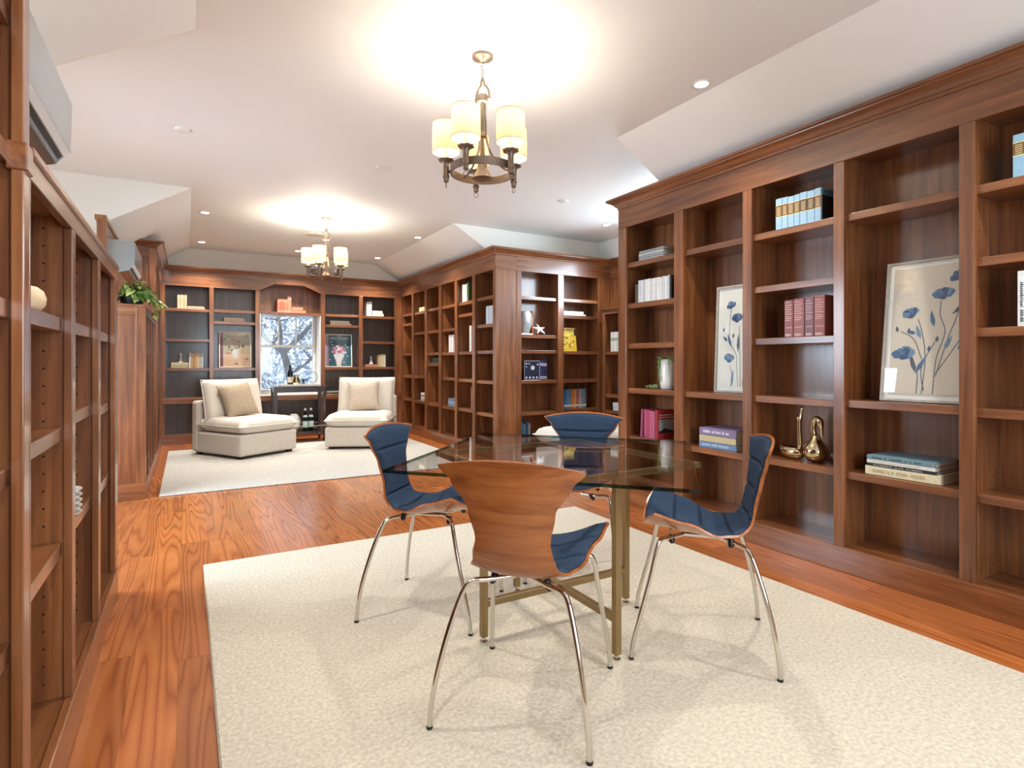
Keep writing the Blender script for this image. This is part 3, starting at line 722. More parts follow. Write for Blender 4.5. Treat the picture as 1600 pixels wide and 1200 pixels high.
# ------------------------------------------------------------------ ornaments on the shelves
def figurine(x, z, lab):
    r_ = empty('figurine', place(KF, x, .16, z), 0, lab, 'figurine', 'white figurines on the back bookcase')
    MB().lathe([(.034,0),(.036,.006),(.030,.015),(.022,.035),(.014,.065),(.010,.085),(.014,.095)], 16).build('body', ceramic, r_, smooth=50)
    MB().lathe([(.004,.092),(.014,.1),(.018,.112),(.016,.126),(.006,.135)], 16).build('head', ceramic, r_, smooth=50)
figurine(.222, 1.137, 'white figurine on the stack of olive books, left side of back bookcase')
figurine(2.94, 1.108, 'white figurine on the brown book, right side of back bookcase')
def frame_pic(name, loc, rz, lean, W, H, fw, mat_w, fm, art_m, label, cat='framed picture', glassed=True):
    r_ = empty(name, loc, rz, label, cat); r_.rotation_euler = (lean, 0, rz)
    for a in ((0,fw,0,H),(W-fw,W,0,H),(fw,W-fw,0,fw),(fw,W-fw,H-fw,H)):
        MB().box(a[0],a[1],0,.022,a[2],a[3]).build('frame_rail', fm, r_, bevel=.002)
    MB().box(fw,W-fw,.012,.020,fw,H-fw).build('mat_board', plain('mat_board', S(236,234,228), .8), r_)
    i = fw+mat_w
    MB().box(i,W-i,.0105,.0118,i,H-i).build('canvas', art_m, r_)
    if glassed: MB().box(fw,W-fw,.006,.008,fw,H-fw).build('picture_glass', pane_m, r_)
    return r_
frame_w = plain('pale_wood_frame', S(168,160,148), .5, noise=.3, scale=50)
beige = plain('beige_canvas', S(214,202,186), .85, noise=.12, scale=120)
blues = [plain('ink_blue_%d' % i, S(*c), .7, noise=.45, scale=60) for i, c in enumerate([(74,112,156),(58,84,126),(110,146,178),(78,88,108)])]
def petals(mb, cx, cz, r_, y, mi, seed, squash=.8, rot=0):
    rd = random.Random(seed)
    pts = []
    for k in range(14):
        a = k/14*2*math.pi; q = r_*(1+.10*math.sin(a*4+seed)+rd.uniform(-.08,.08))
        px, pz = q*math.cos(a), q*math.sin(a)*squash
        pts.append((cx+px*math.cos(rot)-pz*math.sin(rot), y, cz+px*math.sin(rot)+pz*math.cos(rot)))
    mb.prism(pts, (0,.0004,0), mi)
def leafp(mb, x0, z0, x1, z1, w, y, mi):
    dx, dz = x1-x0, z1-z0; L = math.hypot(dx, dz); nx, nz = -dz/L*w, dx/L*w
    mb.prism([(x0,y,z0),(x0+dx*.35+nx,y,z0+dz*.35+nz),(x0+dx*.7+nx*.7,y,z0+dz*.7+nz*.7),(x1,y,z1),(x0+dx*.7-nx*.5,y,z0+dz*.7-nz*.5),(x0+dx*.35-nx*.8,y,z0+dz*.35-nz*.8)], (0,.0004,0), mi)
def stemp(mb, pts, w, y, mi=3):
    P = smooth_path([(a, y, c) for a, c in pts], 5)
    for p, q in zip(P[:-1], P[1:]):
        d = (q-p); L = max(d.length, 1e-6); n_ = Vector((-d.z/L*w, 0, d.x/L*w))
        mb.add([p+n_, q+n_, q-n_, p-n_], [(0,1,2,3)], mi)
def floral(parent, W, H, flowers, leaves, stems):
    y = .0102; mb = MB()
    for i, s_ in enumerate(stems): stemp(mb, [(a*W, c*H) for a, c in s_], .0022, y+.0002)
    for i, (a0,c0,a1,c1) in enumerate(leaves): leafp(mb, a0*W, c0*H, a1*W, c1*H, .012, y, [0,3,2,0][i % 4])
    for i, (a, c, r_, mi, sq, rt) in enumerate(flowers):
        if r_ < .02:                                     # buds
            leafp(mb, a*W-.010*math.sin(rt), c*H-.016, a*W+.012*math.sin(rt), c*H+.018, .009, y-.0003, mi); continue
        rd_ = random.Random(i*7+1)
        for k in range(6):                               # overlapping cupped petals
            an = .5 + k*.43 + rd_.uniform(-.15,.15)
            px = r_*.62*math.cos(an); pz = r_*.55*math.sin(an)*sq - r_*.12
            qx = px*math.cos(rt)-pz*math.sin(rt); qz = px*math.sin(rt)+pz*math.cos(rt)
            petals(mb, a*W+qx, c*H+qz, r_*rd_.uniform(.42,.58), y-.0003-k*.00012, (mi+[0,2,1,0,2,0][k]) % 3, i*3+k, .75, an+rt)
        petals(mb, a*W, c*H-r_*.25, r_*.42, y-.0014, 1, i, .6, rt)
    mb.build('flower_print', blues, parent, weld=False)
# large print in the fourth bay, tall print in the second
p4 = frame_pic('framed_print', place(RF, 1.962, .10, .938), ROT_R, R(-6.5), .40, .735, .014, .022, frame_w, beige, 'large framed print of blue poppies leaning in the right bookcase')
floral(p4, .40, .735, [(.82,.86,.040,1,.6,.5),(.66,.74,.046,0,.85,.2),(.32,.62,.044,2,.75,.4),(.25,.335,.055,0,.5,0),(.62,.435,.012,3,1.5,.2),(.16,.515,.012,3,1.5,-.3),(.3,.5,.012,3,1.5,.1),(.54,.37,.012,1,1,0),(.88,.44,.013,3,1.5,-.2)],
       [(.58,.52,.54,.64),(.76,.6,.98,.70),(.44,.44,.38,.54),(.38,.48,.28,.50),(.40,.2,.52,.33),(.40,.2,.32,.36),(.7,.36,.78,.46),(.84,.36,1.0*.95,.46),(.35,.37,.22,.39)],
       [[(.60,.06),(.62,.3),(.70,.48),(.64,.60),(.64,.70)],[(.62,.18),(.74,.45),(.82,.6),(.86,.82)],[(.48,.06),(.5,.3),(.46,.46),(.40,.58)],[(.42,.06),(.42,.2),(.36,.3)],[(.5,.08),(.46,.22),(.52,.33),(.6,.42)],[(.62,.2),(.76,.33),(.86,.43)],[(.46,.3),(.36,.44),(.2,.5)]])
p2 = frame_pic('framed_print', place(RF, .862, .115, .932), ROT_R, R(-2.5), .335, .735, .014, .022, frame_w, plain('pale_canvas', S(232,228,218), .85), 'tall framed print of blue poppies partly behind a bookcase upright')
floral(p2, .40, .735, [(.30,.81,.036,0,.9,.3),(.43,.68,.042,1,1.3,.2),(.29,.31,.045,0,1,0),(.16,.59,.014,3,1.5,.3),(.36,.53,.014,3,1.5,.4),(.66,.84,.035,2,.8,0),(.66,.5,.035,0,.8,.3)],
       [(.33,.42,.24,.55),(.46,.37,.46,.55),(.35,.06,.37,.22),(.24,.48,.15,.53),(.6,.2,.7,.4)],
       [[(.47,.06),(.44,.25),(.42,.36),(.26,.48)],[(.52,.06),(.50,.35),(.47,.62)],[(.33,.06),(.35,.16),(.30,.26)],[(.27,.5),(.28,.65),(.30,.78)],[(.56,.06),(.6,.4),(.66,.8)],[(.58,.06),(.64,.3),(.66,.46)]])
# posters
def poster(x, rgbs, seed, lab, kind):
    r_ = frame_pic('framed_poster', place(KF, x, .13, 1.062), 0, R(-4), .43, .53, .014, .0, plain('white_frame', S(236,230,216), .4), cover_mat(rgbs[0]), lab, 'framed poster')
    mb = MB(); y = .0098
    if kind == 0:
        mb.box(.016,.055,y,y+.0005,.016,.514,0)                     # plum strip
        mb.box(.055,.414,y+.0002,y+.0005,.016,.20,1)                # table
        mb.prism([(.185,y,.14),(.245,y,.14),(.262,y,.27),(.17,y,.27)],(0,.0003,0),2)
        rd = random.Random(5)
        for k in range(60):
            a = rd.gauss(.215,.075); c = rd.gauss(.335,.05)
            if .07 < a < .40 and .25 < c < .43: petals(mb, a, c, rd.uniform(.008,.02), y-.0002-k*1e-6, rd.choice([3,3,4,5,6]), k, rd.uniform(.5,1), rd.uniform(0,3))
        petals(mb, .23,.06,.022,y-.0002,3,3,.5); petals(mb,.37,.13,.022,y-.0002,3,4,.4); mb.box(.367,.372,y-.0001,y+.0002,.09,.13,3)
        petals(mb,.12,.21,.03,y-.0002,4,6,.5)
        ms = [cover_mat(c) for c in ((118,62,76),(226,190,158),(222,216,214),(86,92,70),(196,120,124),(206,196,170),(130,138,110))]
        tcol = (70,70,58)
    else:
        mb.box(.016,.06,y,y+.0005,.016,.514,0)
        mb.prism([(.185,y,.02),(.255,y,.02),(.265,y,.10),(.31,y,.20),(.22,y,.24),(.135,y,.20),(.175,y,.10)],(0,.0003,0),2)
        rd = random.Random(9)
        for k in range(40):
            a = math.pi*rd.random(); q = .10*math.sqrt(rd.random())
            petals(mb, .222+q*math.cos(a)*1.05, .225+q*math.sin(a)*1.25, rd.uniform(.012,.024), y-.0002-k*1e-6, rd.choice([1,1,3,4]), k, .9, k)
        for (a, c) in ((.12,.36),(.10,.40),(.33,.36),(.36,.32),(.36,.18),(.08,.12),(.3,.08)): petals(mb, a, c, .014, y-.0002, 3, a*90, .7, c*9)
        ms = [cover_mat(c) for c in ((190,160,174),(206,128,150),(226,222,222),(222,206,216),(170,90,112))]
        tcol = (230,236,232)
    mb.build('poster_print', ms, r_, weld=False)
    text('poster_lettering', 'THE', .028, cover_mat(tcol), r_, (.23, y-.0006, .497), (R(90),0,0))
    text('poster_lettering', 'NEW YORKER', .05, cover_mat(tcol), r_, (.235, y-.0006, .462), (R(90),0,0), width=.29)
poster(.702, ((188,178,146),), 1, 'framed poster with peach and olive flowers left of the window', 0)
poster(2.196, ((54,104,120),), 2, 'framed teal poster with pink flowers right of the window', 1)
# brass swans
sw = empty('brass_swan', place(RF, 1.372+.09, .12, .551), ROT_R, 'brass swan figure with tall upright neck and raised beak', 'figurine', 'brass swans')
MB().tube(smooth_path([(-.085,0,.088),(-.075,0,.062),(-.04,0,.046),(.0,0,.042),(.038,0,.045),(.056,0,.06)], 6), [.004]+[.004+.04*math.sin(min(1,(k+1)/28)*math.pi*.78)**.7 for k in range(30)], 14).build('body', brass, sw, smooth=60)
MB().tube(smooth_path([(.03,0,.045),(.043,0,.09),(.041,0,.16),(.038,0,.23),(.04,0,.252)], 6), .0145, 12).build('neck', brass, sw, smooth=60)
MB().tube(smooth_path([(.036,0,.246),(.042,0,.262),(.050,0,.278),(.056,0,.30),(.06,0,.33)], 4), [.013,.019,.021,.021,.021,.020,.018,.015,.012,.010,.009,.009,.009,.008,.008,.008,.005], 12).build('head', brass, sw, smooth=60)
sw.scale = (.9,.9,.96)
s2 = empty('brass_swan', place(RF, 1.595, .13, .551), ROT_R, 'brass swan figure with its head tucked down against its neck', 'figurine', 'brass swans')
MB().lathe([(.012,0),(.045,.006),(.066,.035),(.070,.062),(.062,.09),(.044,.115),(.028,.135),(.018,.155),(.012,.165)], 24).build('body', brass, s2, smooth=60)
MB().tube(smooth_path([(-.008,0,.15),(-.016,0,.19),(-.012,0,.23),(.004,0,.256),(.022,0,.246),(.032,0,.215),(.036,0,.19)], 5), [.017]*12+[.016,.016,.016,.016,.016,.017,.018,.019,.02,.02,.02,.019,.018,.016,.014,.012,.01,.008,.006], 12).build('neck', brass, s2, smooth=60)
MB().tube(smooth_path([(.034,0,.2),(.036,0,.17),(.040,0,.145)], 3), [.012,.011,.01,.009,.008,.006,.004], 8).build('beak', brass, s2, smooth=60)
# white vase with trailing string plant
vz = empty('vase', place(RF, .395, .15, .932), ROT_R, 'white ceramic vase with thin trailing greenery', 'vase')
MB().lathe([(.048,0),(.056,.006),(.062,.04),(.064,.12),(.062,.19),(.054,.222),(.04,.232),(.036,.225),(.034,.2)], 28).build('body', ceramic, vz, smooth=50)
mb = MB(); rd = random.Random(11)
for s_ in range(22):
    a = rd.uniform(2.2, 4.6) if s_ < 15 else rd.uniform(0, 6.28)
    if s_ >= 15: a = rd.uniform(-.9, .6)
    L = rd.uniform(.05,.24)
    for k in range(int(L/.0075)):
        t = k*.0075
        rr = .045+min(t,.03)*.9 + rd.uniform(-.004,.006)
        z = .236+min(t,.02)*.5-max(0,t-.03)
        if z < .006: z = .006; rr = .07+(t-.25)*.4
        px, py = rr*math.cos(a+t*.6), rr*math.sin(a+t*.6)
        q = rd.uniform(0,3.1); w = .0058
        mb.add([(px-w*math.cos(q),py-w*math.sin(q),z-w*.6),(px,py-.003,z+w),(px+w*math.cos(q),py+w*math.sin(q),z-w*.4),(px,py+.003,z-w)], [(0,1,2,3)])
for k in range(150):
    t = rd.random()
    px = -.07-t*.125; py = -.04+rd.uniform(-.02,.02); z = .004+rd.uniform(0,.03)*(1-t*.5); q = rd.uniform(0,3.1); w = .0062
    mb.add([(px-w*math.cos(q),py-w*math.sin(q),z),(px,py,z+w),(px+w*math.cos(q),py+w*math.sin(q),z+.002),(px,py,z-.002)], [(0,1,2,3)])
tag(mb.build('trailing_greenery', leaf_c, vz, weld=False), kind='stuff')
# silver sculpture, starfish
sc_ = empty('sculpture', place(CF, .46, .10, 1.472), 0, 'silvery white carved sculpture standing in the bay bookcase', 'sculpture')
MB().box(-.085,.085,-.05,.05,0,.018).build('plinth', ceramic, sc_, bevel=.003)
mb = MB().lathe([(.05,.018),(.062,.06),(.082,.13),(.085,.2),(.078,.26),(.06,.285),(.01,.29)], 20, wob=lambda i, a: .12*math.sin(a*5+i*1.7))
mb.build('body', plain('silver_leaf', S(206,212,216), .3, metal=.4, noise=.6, scale=60, bump=1), sc_, smooth=50)
st_ = MB()
for k in range(5):
    a = k*2*math.pi/5+.3
    st_.tube([(0,0,0),(.05*math.cos(a),0,.05*math.sin(a)),(.092*math.cos(a),0,.092*math.sin(a))], [.022,.014,.003], 8)
tag(st_.build('starfish', ceramic, loc=place(CF,.64,.06,1.546), rot=(R(-40),0,0), smooth=60), 'white starfish ornament beside the silver sculpture', 'ornament')
# left bookcase ornaments
tag(MB().lathe([(.012,0),(.03,.004),(.04,.02),(.042,.038),(.036,.056),(.022,.068),(.002,.072)], 20).build('round_ornament', plain('pale_stone', S(224,196,160), .6), loc=place(LF,.34,.07,1.273), smooth=60), 'small round tan ornament on the near left shelf', 'ornament')
for i in range(5):
    mb = MB().lathe([(.025,0),(.055,.004),(.075,.017),(.076,.02),(.055,.008),(.0,.005)], 20)
    tag(mb.build('bowl', ceramic, loc=place(LF,.79,.085,.617+i*.019), smooth=60), ['bottom','second','third','fourth','top'][i]+' white bowl of the stack on the left shelf', 'bowl', 'stacked white bowls')

# ------------------------------------------------------------------ plant on the far low bookcase
pl_ = empty('potted_plant', (-.40, 5.78, 1.622), 0, 'variegated trailing plant on the far left bookcase', 'plant')
MB().lathe([(.07,0),(.085,.05),(.09,.07),(.08,.07),(.07,.06)], 18).build('pot', black_p, pl_, smooth=50)
def leaf_mesh(m, nm):
    mb = MB()
    n_ = 6; L = .085; W_ = .03
    for i in range(n_):
        for j in (-1, 1):
            t0, t1 = i/n_, (i+1)/n_
            w0 = W_*math.sin(math.pi*min(1,t0**.75)); w1 = W_*math.sin(math.pi*min(1,t1**.75))
            f_ = lambda t, w: (w*j, t*L, -.03*t*t + .012*abs(w)/W_)
            mb.add([(0,t0*L,-.03*t0*t0), (0,t1*L,-.03*t1*t1), f_(t1,w1), f_(t0,w0)], [(0,1,2,3)])
    return mb.mesh(nm, m, smooth=60)
lm = [leaf_mesh(leaf_a,'leaf'), leaf_mesh(leaf_b,'leaf_pale')]
rd = random.Random(4)
def add_leaf(p, rot, s_, which):
    o = bpy.data.objects.new('leaf', lm[which]); col.objects.link(o); o.parent = pl_; o.location = p; o.rotation_euler = rot; o.scale = (s_,)*3
for k in range(85):
    a = rd.uniform(0, 2*math.pi); q = math.sqrt(rd.random())*.15
    h = .17*(1-(q/.17)**2)*rd.uniform(.5,1)+.03
    add_leaf((q*math.cos(a)*(.35 if math.cos(a) < 0 else .8), q*math.sin(a)*.9, h), (rd.uniform(-.7,.4), rd.uniform(-.5,.5), a-math.pi/2+rd.uniform(-.6,.6)), rd.uniform(.75,1.15), 1 if rd.random() < .5 else 0)
vine = smooth_path([(.05,-.02,.10),(.11,-.02,.08),(.145,.0,.0),(.155,.02,-.07)], 5)
MB().tube(vine, .003, 6).build('vine', leaf_c, pl_)
vine2 = smooth_path([(.05,.0,.10),(.13,.06,.07),(.18,.10,.05),(.20,.12,.02)], 5)
MB().tube(vine2, .003, 6).build('vine', leaf_c, pl_)
for v_ in (vine, vine2):
    for p in v_[5:]:
        add_leaf(p, (rd.uniform(-1.0,.2), rd.uniform(-.6,.6), rd.uniform(-2.4,.2)), rd.uniform(.7,1.0), 1 if rd.random() < .75 else 0)

# ------------------------------------------------------------------ rugs
def rug(name, x0, x1, y0, y1, h, m, lab):
    mb = MB()
    rd = random.Random(1); e = .006
    nx, ny = 40, 60
    def top(u, v):
        xx = x0+(x1-x0)*u; yy = y0+(y1-y0)*v
        return (xx, yy, h)
    mb.grid(top, nx, ny)
    per = [(x0+(x1-x0)*i/nx, y0) for i in range(nx)]+[(x1, y0+(y1-y0)*i/ny) for i in range(ny)]+[(x1-(x1-x0)*i/nx, y1) for i in range(nx)]+[(x0, y1-(y1-y0)*i/ny) for i in range(ny)]
    n_ = len(per); cx, cy = (x0+x1)/2, (y0+y1)/2
    vs = [(a,b,h) for a,b in per]+[(a+(e if a > cx else -e)*(abs(a-cx) > (x1-x0)*.499), b+(e if b > cy else -e)*(abs(b-cy) > (y1-y0)*.499), h*.5) for a,b in per]+[(a,b,.0005) for a,b in per]
    mb.add(vs, [(i,(i+1) % n_,n_+(i+1) % n_,n_+i) for i in range(n_)]+[(n_+i,n_+(i+1) % n_,2*n_+(i+1) % n_,2*n_+i) for i in range(n_)])
    return tag(mb.build(name, m, smooth=40), lab, 'rug')
rug('area_rug', .085, 2.63, -.15, 3.58, .012, rug_m, 'large cream rug under the glass table and its chairs')
rug('area_rug', -.20, 2.85, 5.62, 8.38, .012, rug2_m, 'pale rug under the two white lounge chairs by the window')
RZ = .0125

# ------------------------------------------------------------------ glass table
tb = empty('dining_table', (1.413, 2.03, RZ), 0, 'square glass-topped table with champagne metal base', 'table')
hd = .80; zt = .73
mb = MB(); mb.prism([(-.785,.015,zt-.012),(-.03,-.8,zt-.012),(.785,-.015,zt-.012),(.03,.8,zt-.012)], (0,0,.012), 1, 0)
mb.build('glass_top', [glass, glass_edge], tb)
LG = .374; w = .0135
for (a, b_) in ((LG,0),(-LG,0),(0,LG),(0,-LG)):
    lg = MB().box(a-w, a+w, b_-w, b_+w, .02, zt-.0365).build('leg', gold_p, tb, bevel=.002)
    MB().lathe([(.014,.0),(.016,.004),(.008,.008),(.006,.022)], 12, (a, b_, 0)).build('levelling_foot', chrome, lg, smooth=50)
MB().box(-LG+w, LG-w, -w, w, .14, .167).build('cross_bar', gold_p, tb, bevel=.002)
MB().box(-w, w, -LG+w, -w-.0003, .14, .167).build('cross_bar', gold_p, tb, bevel=.002)
MB().box(-w, w, w+.0003, LG-w, .14, .167).build('cross_bar', gold_p, tb, bevel=.002)
FH = .40
for a in ((-FH,FH,-FH-w,-FH+w),(-FH,FH,FH-w,FH+w)): MB().box(a[0]-w,a[1]+w,a[2],a[3],zt-.036,zt-.0125).build('top_rail', gold_p, tb, bevel=.002)
for a in ((-FH-w,-FH+w),(FH-w,FH+w)): MB().box(a[0],a[1],-FH+w+.0002,FH-w-.0002,zt-.036,zt-.0125).build('top_rail', gold_p, tb, bevel=.002)

# ------------------------------------------------------------------ dining chairs
prof = [(-.268,.838),(-.252,.75),(-.233,.66),(-.212,.57),(-.188,.505),(-.145,.462),(-.06,.446),(.05,.455),(.14,.470),(.22,.480)]
PP = smooth_path([(0,a,b) for a,b in prof], 6)
cum = [0]
for p, q in zip(PP[:-1], PP[1:]): cum.append(cum[-1]+(q-p).length)
TL = cum[-1]
def prof_at(s):
    d = s*TL
    for i in range(len(cum)-1):
        if d <= cum[i+1]+1e-9:
            f_ = (d-cum[i])/(cum[i+1]-cum[i]); return PP[i].lerp(PP[i+1], f_)
    return PP[-1].copy()
def interp(tab, s):
    for (a, va), (b_, vb) in zip(tab[:-1], tab[1:]):
        if s <= b_:
            f_ = (s-a)/(b_-a); f_ = f_*f_*(3-2*f_); return va+(vb-va)*f_
    return tab[-1][1]
HWT = [(0,.232),(.10,.190),(.22,.136),(.34,.118),(.46,.134),(.55,.165),(.70,.198),(.88,.228),(1,.236)]
CUR = [(0,.035),(.3,.022),(.45,.012),(.6,.03),(.8,.072),(1,.088)]
def shell(s, t, off=0.0, inset=0.0):
    hw = interp(HWT, s)-inset
    ss = s
    if s < .12: ss = s + (t*t)*.045*(1-s/.12)          # arched top edge
    if s > .90: ss = s - (abs(t)**4)*.05*((s-.90)/.10)    # rounded front corners
    p = prof_at(max(0, min(1, ss)))
    a = prof_at(max(0, ss-.01)); b_ = prof_at(min(1, ss+.01)); tn = (b_-a).normalized()
    nr = Vector((0, -tn.z, tn.y))                      # towards the sitter
    if nr.y < 0 and nr.z < 0: nr = -nr
    c = interp(CUR, s)*t*t
    q = Vector((hw*t, p.y, p.z)) + nr*c
    # tilt normal sideways with the curl
    sl = 2*interp(CUR, s)*t/max(hw,.05)
    n3 = (nr - Vector((sl,0,0))).normalized()
    return q + n3*off
ch = empty('dining_chair', (0,0,0), 0)
NS, NT = 44, 16
def slab_surf(o0, o1, ins, mats, name, parent, s0=0., s1=1.):
    mb = MB()
    f0 = lambda u, v: shell(s0+(s1-s0)*u, v*2-1, o0, ins)
    f1 = lambda u, v: shell(s0+(s1-s0)*u, v*2-1, o1(s0+(s1-s0)*u, v*2-1), ins)
    mb.grid(f0, NS, NT); mb.grid(f1, NS, NT)
    A = lambda i, j: i*(NT+1)+j
    B_ = (NS+1)*(NT+1)
    for i in range(NS):
        for j in (0, NT): mb.f.append([A(i,j), A(i+1,j), B_+A(i+1,j), B_+A(i,j)]); mb.m.append(0)
    for j in range(NT):
        for i in (0, NS): mb.f.append([A(i,j), A(i,j+1), B_+A(i,j+1), B_+A(i,j)]); mb.m.append(0)
    return mb.build(name, mats, parent, smooth=50)
slab_surf(-.009, lambda s, t: 0.0, 0.0, walnut, 'shell', ch)
seams = [.15,.285,.42,.56,.70,.84]
def padh(s, t):
    e = (1-abs(t)**10)*(1-abs(2*((s-.02)/.965)-1)**30)
    g = min(abs(s-q) for q in seams)
    return .0012 + max(0,e)**.5*(.016 - .0135*math.exp(-(g/.0065)**2))
NS, NT = 230, 16
slab_surf(.0004, padh, .005, denim, 'pad', ch, .012, .990)
for sx in (-1, 1):
    rear = smooth_path([(sx*.03,-.075,.430),(sx*.10,-.13,.430),(sx*.148,-.16,.428),(sx*.172,-.180,.40),(sx*.202,-.212,.30),(sx*.230,-.243,.17),(sx*.244,-.258,.07),(sx*.248,-.262,.004)], 5)
    l_ = MB().tube(rear, .0088, 12).build('leg', chrome, ch, smooth=60)
    MB().lathe([(.0098,0),(.0105,.004),(.0098,.009)], 12, (sx*.248,-.262,0)).build('foot_cap', black_p, l_, smooth=50)
    front = smooth_path([(sx*.03,.06,.432),(sx*.11,.115,.436),(sx*.168,.146,.444),(sx*.188,.160,.42),(sx*.200,.182,.32),(sx*.216,.218,.18),(sx*.228,.247,.07),(sx*.231,.255,.004)], 5)
    l_ = MB().tube(front, .0088, 12).build('leg', chrome, ch, smooth=60)
    MB().lathe([(.0098,0),(.0105,.004),(.0098,.009)], 12, (sx*.231,.255,0)).build('foot_cap', black_p, l_, smooth=50)
    MB().tube([(sx*.03,-.075,.430),(sx*.03,.06,.432)], .0088, 10).build('seat_rail', chrome, ch, smooth=60)
    for yy in (-.115, .105):
        MB().tube(smooth_path([(sx*.085,yy,.442),(sx*.092,yy,.425),(sx*.10,yy,.412)], 3), [.013,.013,.012,.012,.011,.010,.007], 8).build('clip', black_p, ch, smooth=50)
chairs = [((1.008,1.622), -48, 'blue padded chair nearest the camera showing its walnut back'),
          ((.998,2.446), -135, 'blue padded chair on the left side of the glass table'),
          ((1.835,2.470), 135, 'blue padded chair on the far side of the glass table'),
          ((1.807,1.613), 45, 'blue padded chair on the right side of the glass table')]
for i, ((cx, cy), a, lab) in enumerate(chairs):
    o = ch if i == 0 else copy_tree(ch)
    o.location = (cx, cy, RZ); o.rotation_euler = (0, 0, R(a))
    tag(o, lab, 'chair', 'chairs around the glass table')

# ------------------------------------------------------------------ lounge chairs, ottoman
def cushion(W_, D_, H_, pinch=.03, n_=18, p=6, sag=0):
    mb = MB()
    def f_(sgn):
        def g(u, v):
            a, b_ = 2*u-1, 2*v-1
            e = max(0, (1-abs(a)**p)*(1-abs(b_)**p))**.45
            ox = a*W_/2*(1-pinch*(1-b_*b_)); oy = b_*D_/2*(1-pinch*(1-a*a))
            return (ox, oy, sgn*(H_/2)*e*(1-sag*(1-a*a)*(1-b_*b_)) )
        return g
    mb.grid(f_(1), n_, n_); mb.grid(f_(-1), n_, n_)
    return mb
def rbox(x0, x1, y0, y1, z0, z1, r=.03):
    mb = MB().box(x0, x1, y0, y1, z0, z1); return mb
def piping(parent, W_, D_, pinch, m, loc, rot):
    pts = []
    for i in range(40):
        t = i/40*4; k = int(t); f_ = (t-k)*2-1
        a, b_ = [(f_,-1),(1,f_),(-f_,1),(-1,-f_)][k]
        pts.append((a*W_/2*(1-pinch*(1-b_*b_)), b_*D_/2*(1-pinch*(1-a*a)), 0))
    MB().tube(pts, .006, 6, closed=True).build('piping', m, parent)
def lounge(name, lab):
    r_ = empty(name, (0,0,0), 0, lab, 'armchair', 'white lounge chairs')
    b_ = MB().box(-.40,.40,-.475,.36,.03,.285).build('base', boucle, r_, bevel=.03)
    b_.modifiers[0].segments = 4
    k = MB().box(-.40,.40,.345,.475,.03,.655).build('back_frame', boucle, r_, bevel=.04); k.modifiers[0].segments = 4
    c = cushion(.80,.86,.185,.0,22,8).build('seat_cushion', linen, r_, smooth=60, loc=(0,-.075,.372))
    piping(c, .80, .86, .0, linen, None, None)
    c = cushion(.78,.52,.21,.02,20,6).build('back_cushion', linen, r_, smooth=60, loc=(0,.24,.655), rot=(R(78),0,0))
    piping(c, .78, .52, .02, linen, None, None)
    for sx in (-.33,.33):
        for yy in (-.40,.40): MB().box(sx-.03,sx+.03,yy-.03,yy+.03,0,.032).build('foot', black_p, r_)
    return r_
s1 = lounge('lounge_chair', 'white armless lounge chair on the left with a tan pillow')
a1 = math.atan2(.406,.684)
s1.location = (.529+.5*.684-.475*.406/.795*1.0*(-1)*-1, 7.175+.5*.406+.475*.684/.795, RZ); s1.rotation_euler = (0,0,a1)
s1.location = (.871-.2426, 7.378+.4087, RZ)
s2_ = copy_tree(s1); tag(s2_, 'white armless lounge chair on the right with a sand pillow')
a2 = math.atan2(-.353,.717)
s2_.location = (1.8975+.21, 7.3375+.4263, RZ); s2_.rotation_euler = (0,0,a2)
def throw(root, x, y, z, rx, rz, m, lab):
    mb = cushion(.45,.45,.17,.11,18,3)
    o = mb.build('throw_pillow', m, smooth=60)
    M_ = Matrix.Translation(root.location) @ Matrix.Rotation(root.rotation_euler.z,4,'Z') @ Matrix.Translation((x,y,z)) @ Matrix.Rotation(rz,4,'Z') @ Matrix.Rotation(rx,4,'X') @ Matrix.Rotation(R(6),4,'Z')
    o.matrix_world = M_
    tag(o, lab, 'pillow', 'throw pillows on the lounge chairs')
throw(s1, -.06, .045, .655, R(66), R(0), pillow_m, 'tan textured pillow on the left lounge chair')
throw(s2_, .0, .045, .655, R(66), R(-4), pillow2_m, 'sand textured pillow on the right lounge chair')
ot = empty('ottoman', (3.70, 4.72, 0), R(-8), 'white upholstered ottoman in the bay behind the far chair', 'ottoman')
o_ = MB().box(-.50,.50,-.36,.36,.03,.28).build('base', boucle, ot, bevel=.03)
c = cushion(1.04,.76,.19,.0,20,8).build('cushion', linen, ot, smooth=60, loc=(0,0,.365)); piping(c,1.04,.76,0,linen,None,None)
for sx in (-.42,.42):
    for yy in (-.28,.28): MB().box(sx-.03,sx+.03,yy-.03,yy+.03,0,.032).build('foot', black_p, ot)

# ------------------------------------------------------------------ bar cart and its things
ct = empty('bar_cart', (1.393, 8.60, 0), R(-1), 'dark wooden bar cart between the lounge chairs', 'cart')
hx, hy = .325, .19
for sx in (-1,1):
    for sy in (-1,1):
        MB().box(sx*hx-.022, sx*hx+.022, sy*hy-.022, sy*hy+.022, .10, .80).build('post', wood_dark, ct, bevel=.003)
        w_ = MB().lathe([(.004,-.012),(.034,-.012),(.036,0),(.034,.012),(.004,.012)], 16).build('caster', black_p, ct, loc=(sx*hx, sy*hy, .048-.012+.0), rot=(0,R(90),0), smooth=40)
        MB().box(sx*hx-.006, sx*hx+.006, sy*hy-.006, sy*hy+.006, .06, .10).build('caster_stem', chrome, ct)
MB().box(-hx-.03, hx+.03, -hy-.03, hy+.03, .775, .80).build('top', wood_dark, ct, bevel=.003)
for a in ((-hx,hx,-hy-.012,-hy+.008),(-hx,hx,hy-.008,hy+.012)): MB().box(*a,.715,.775).build('apron', wood_dark, ct)
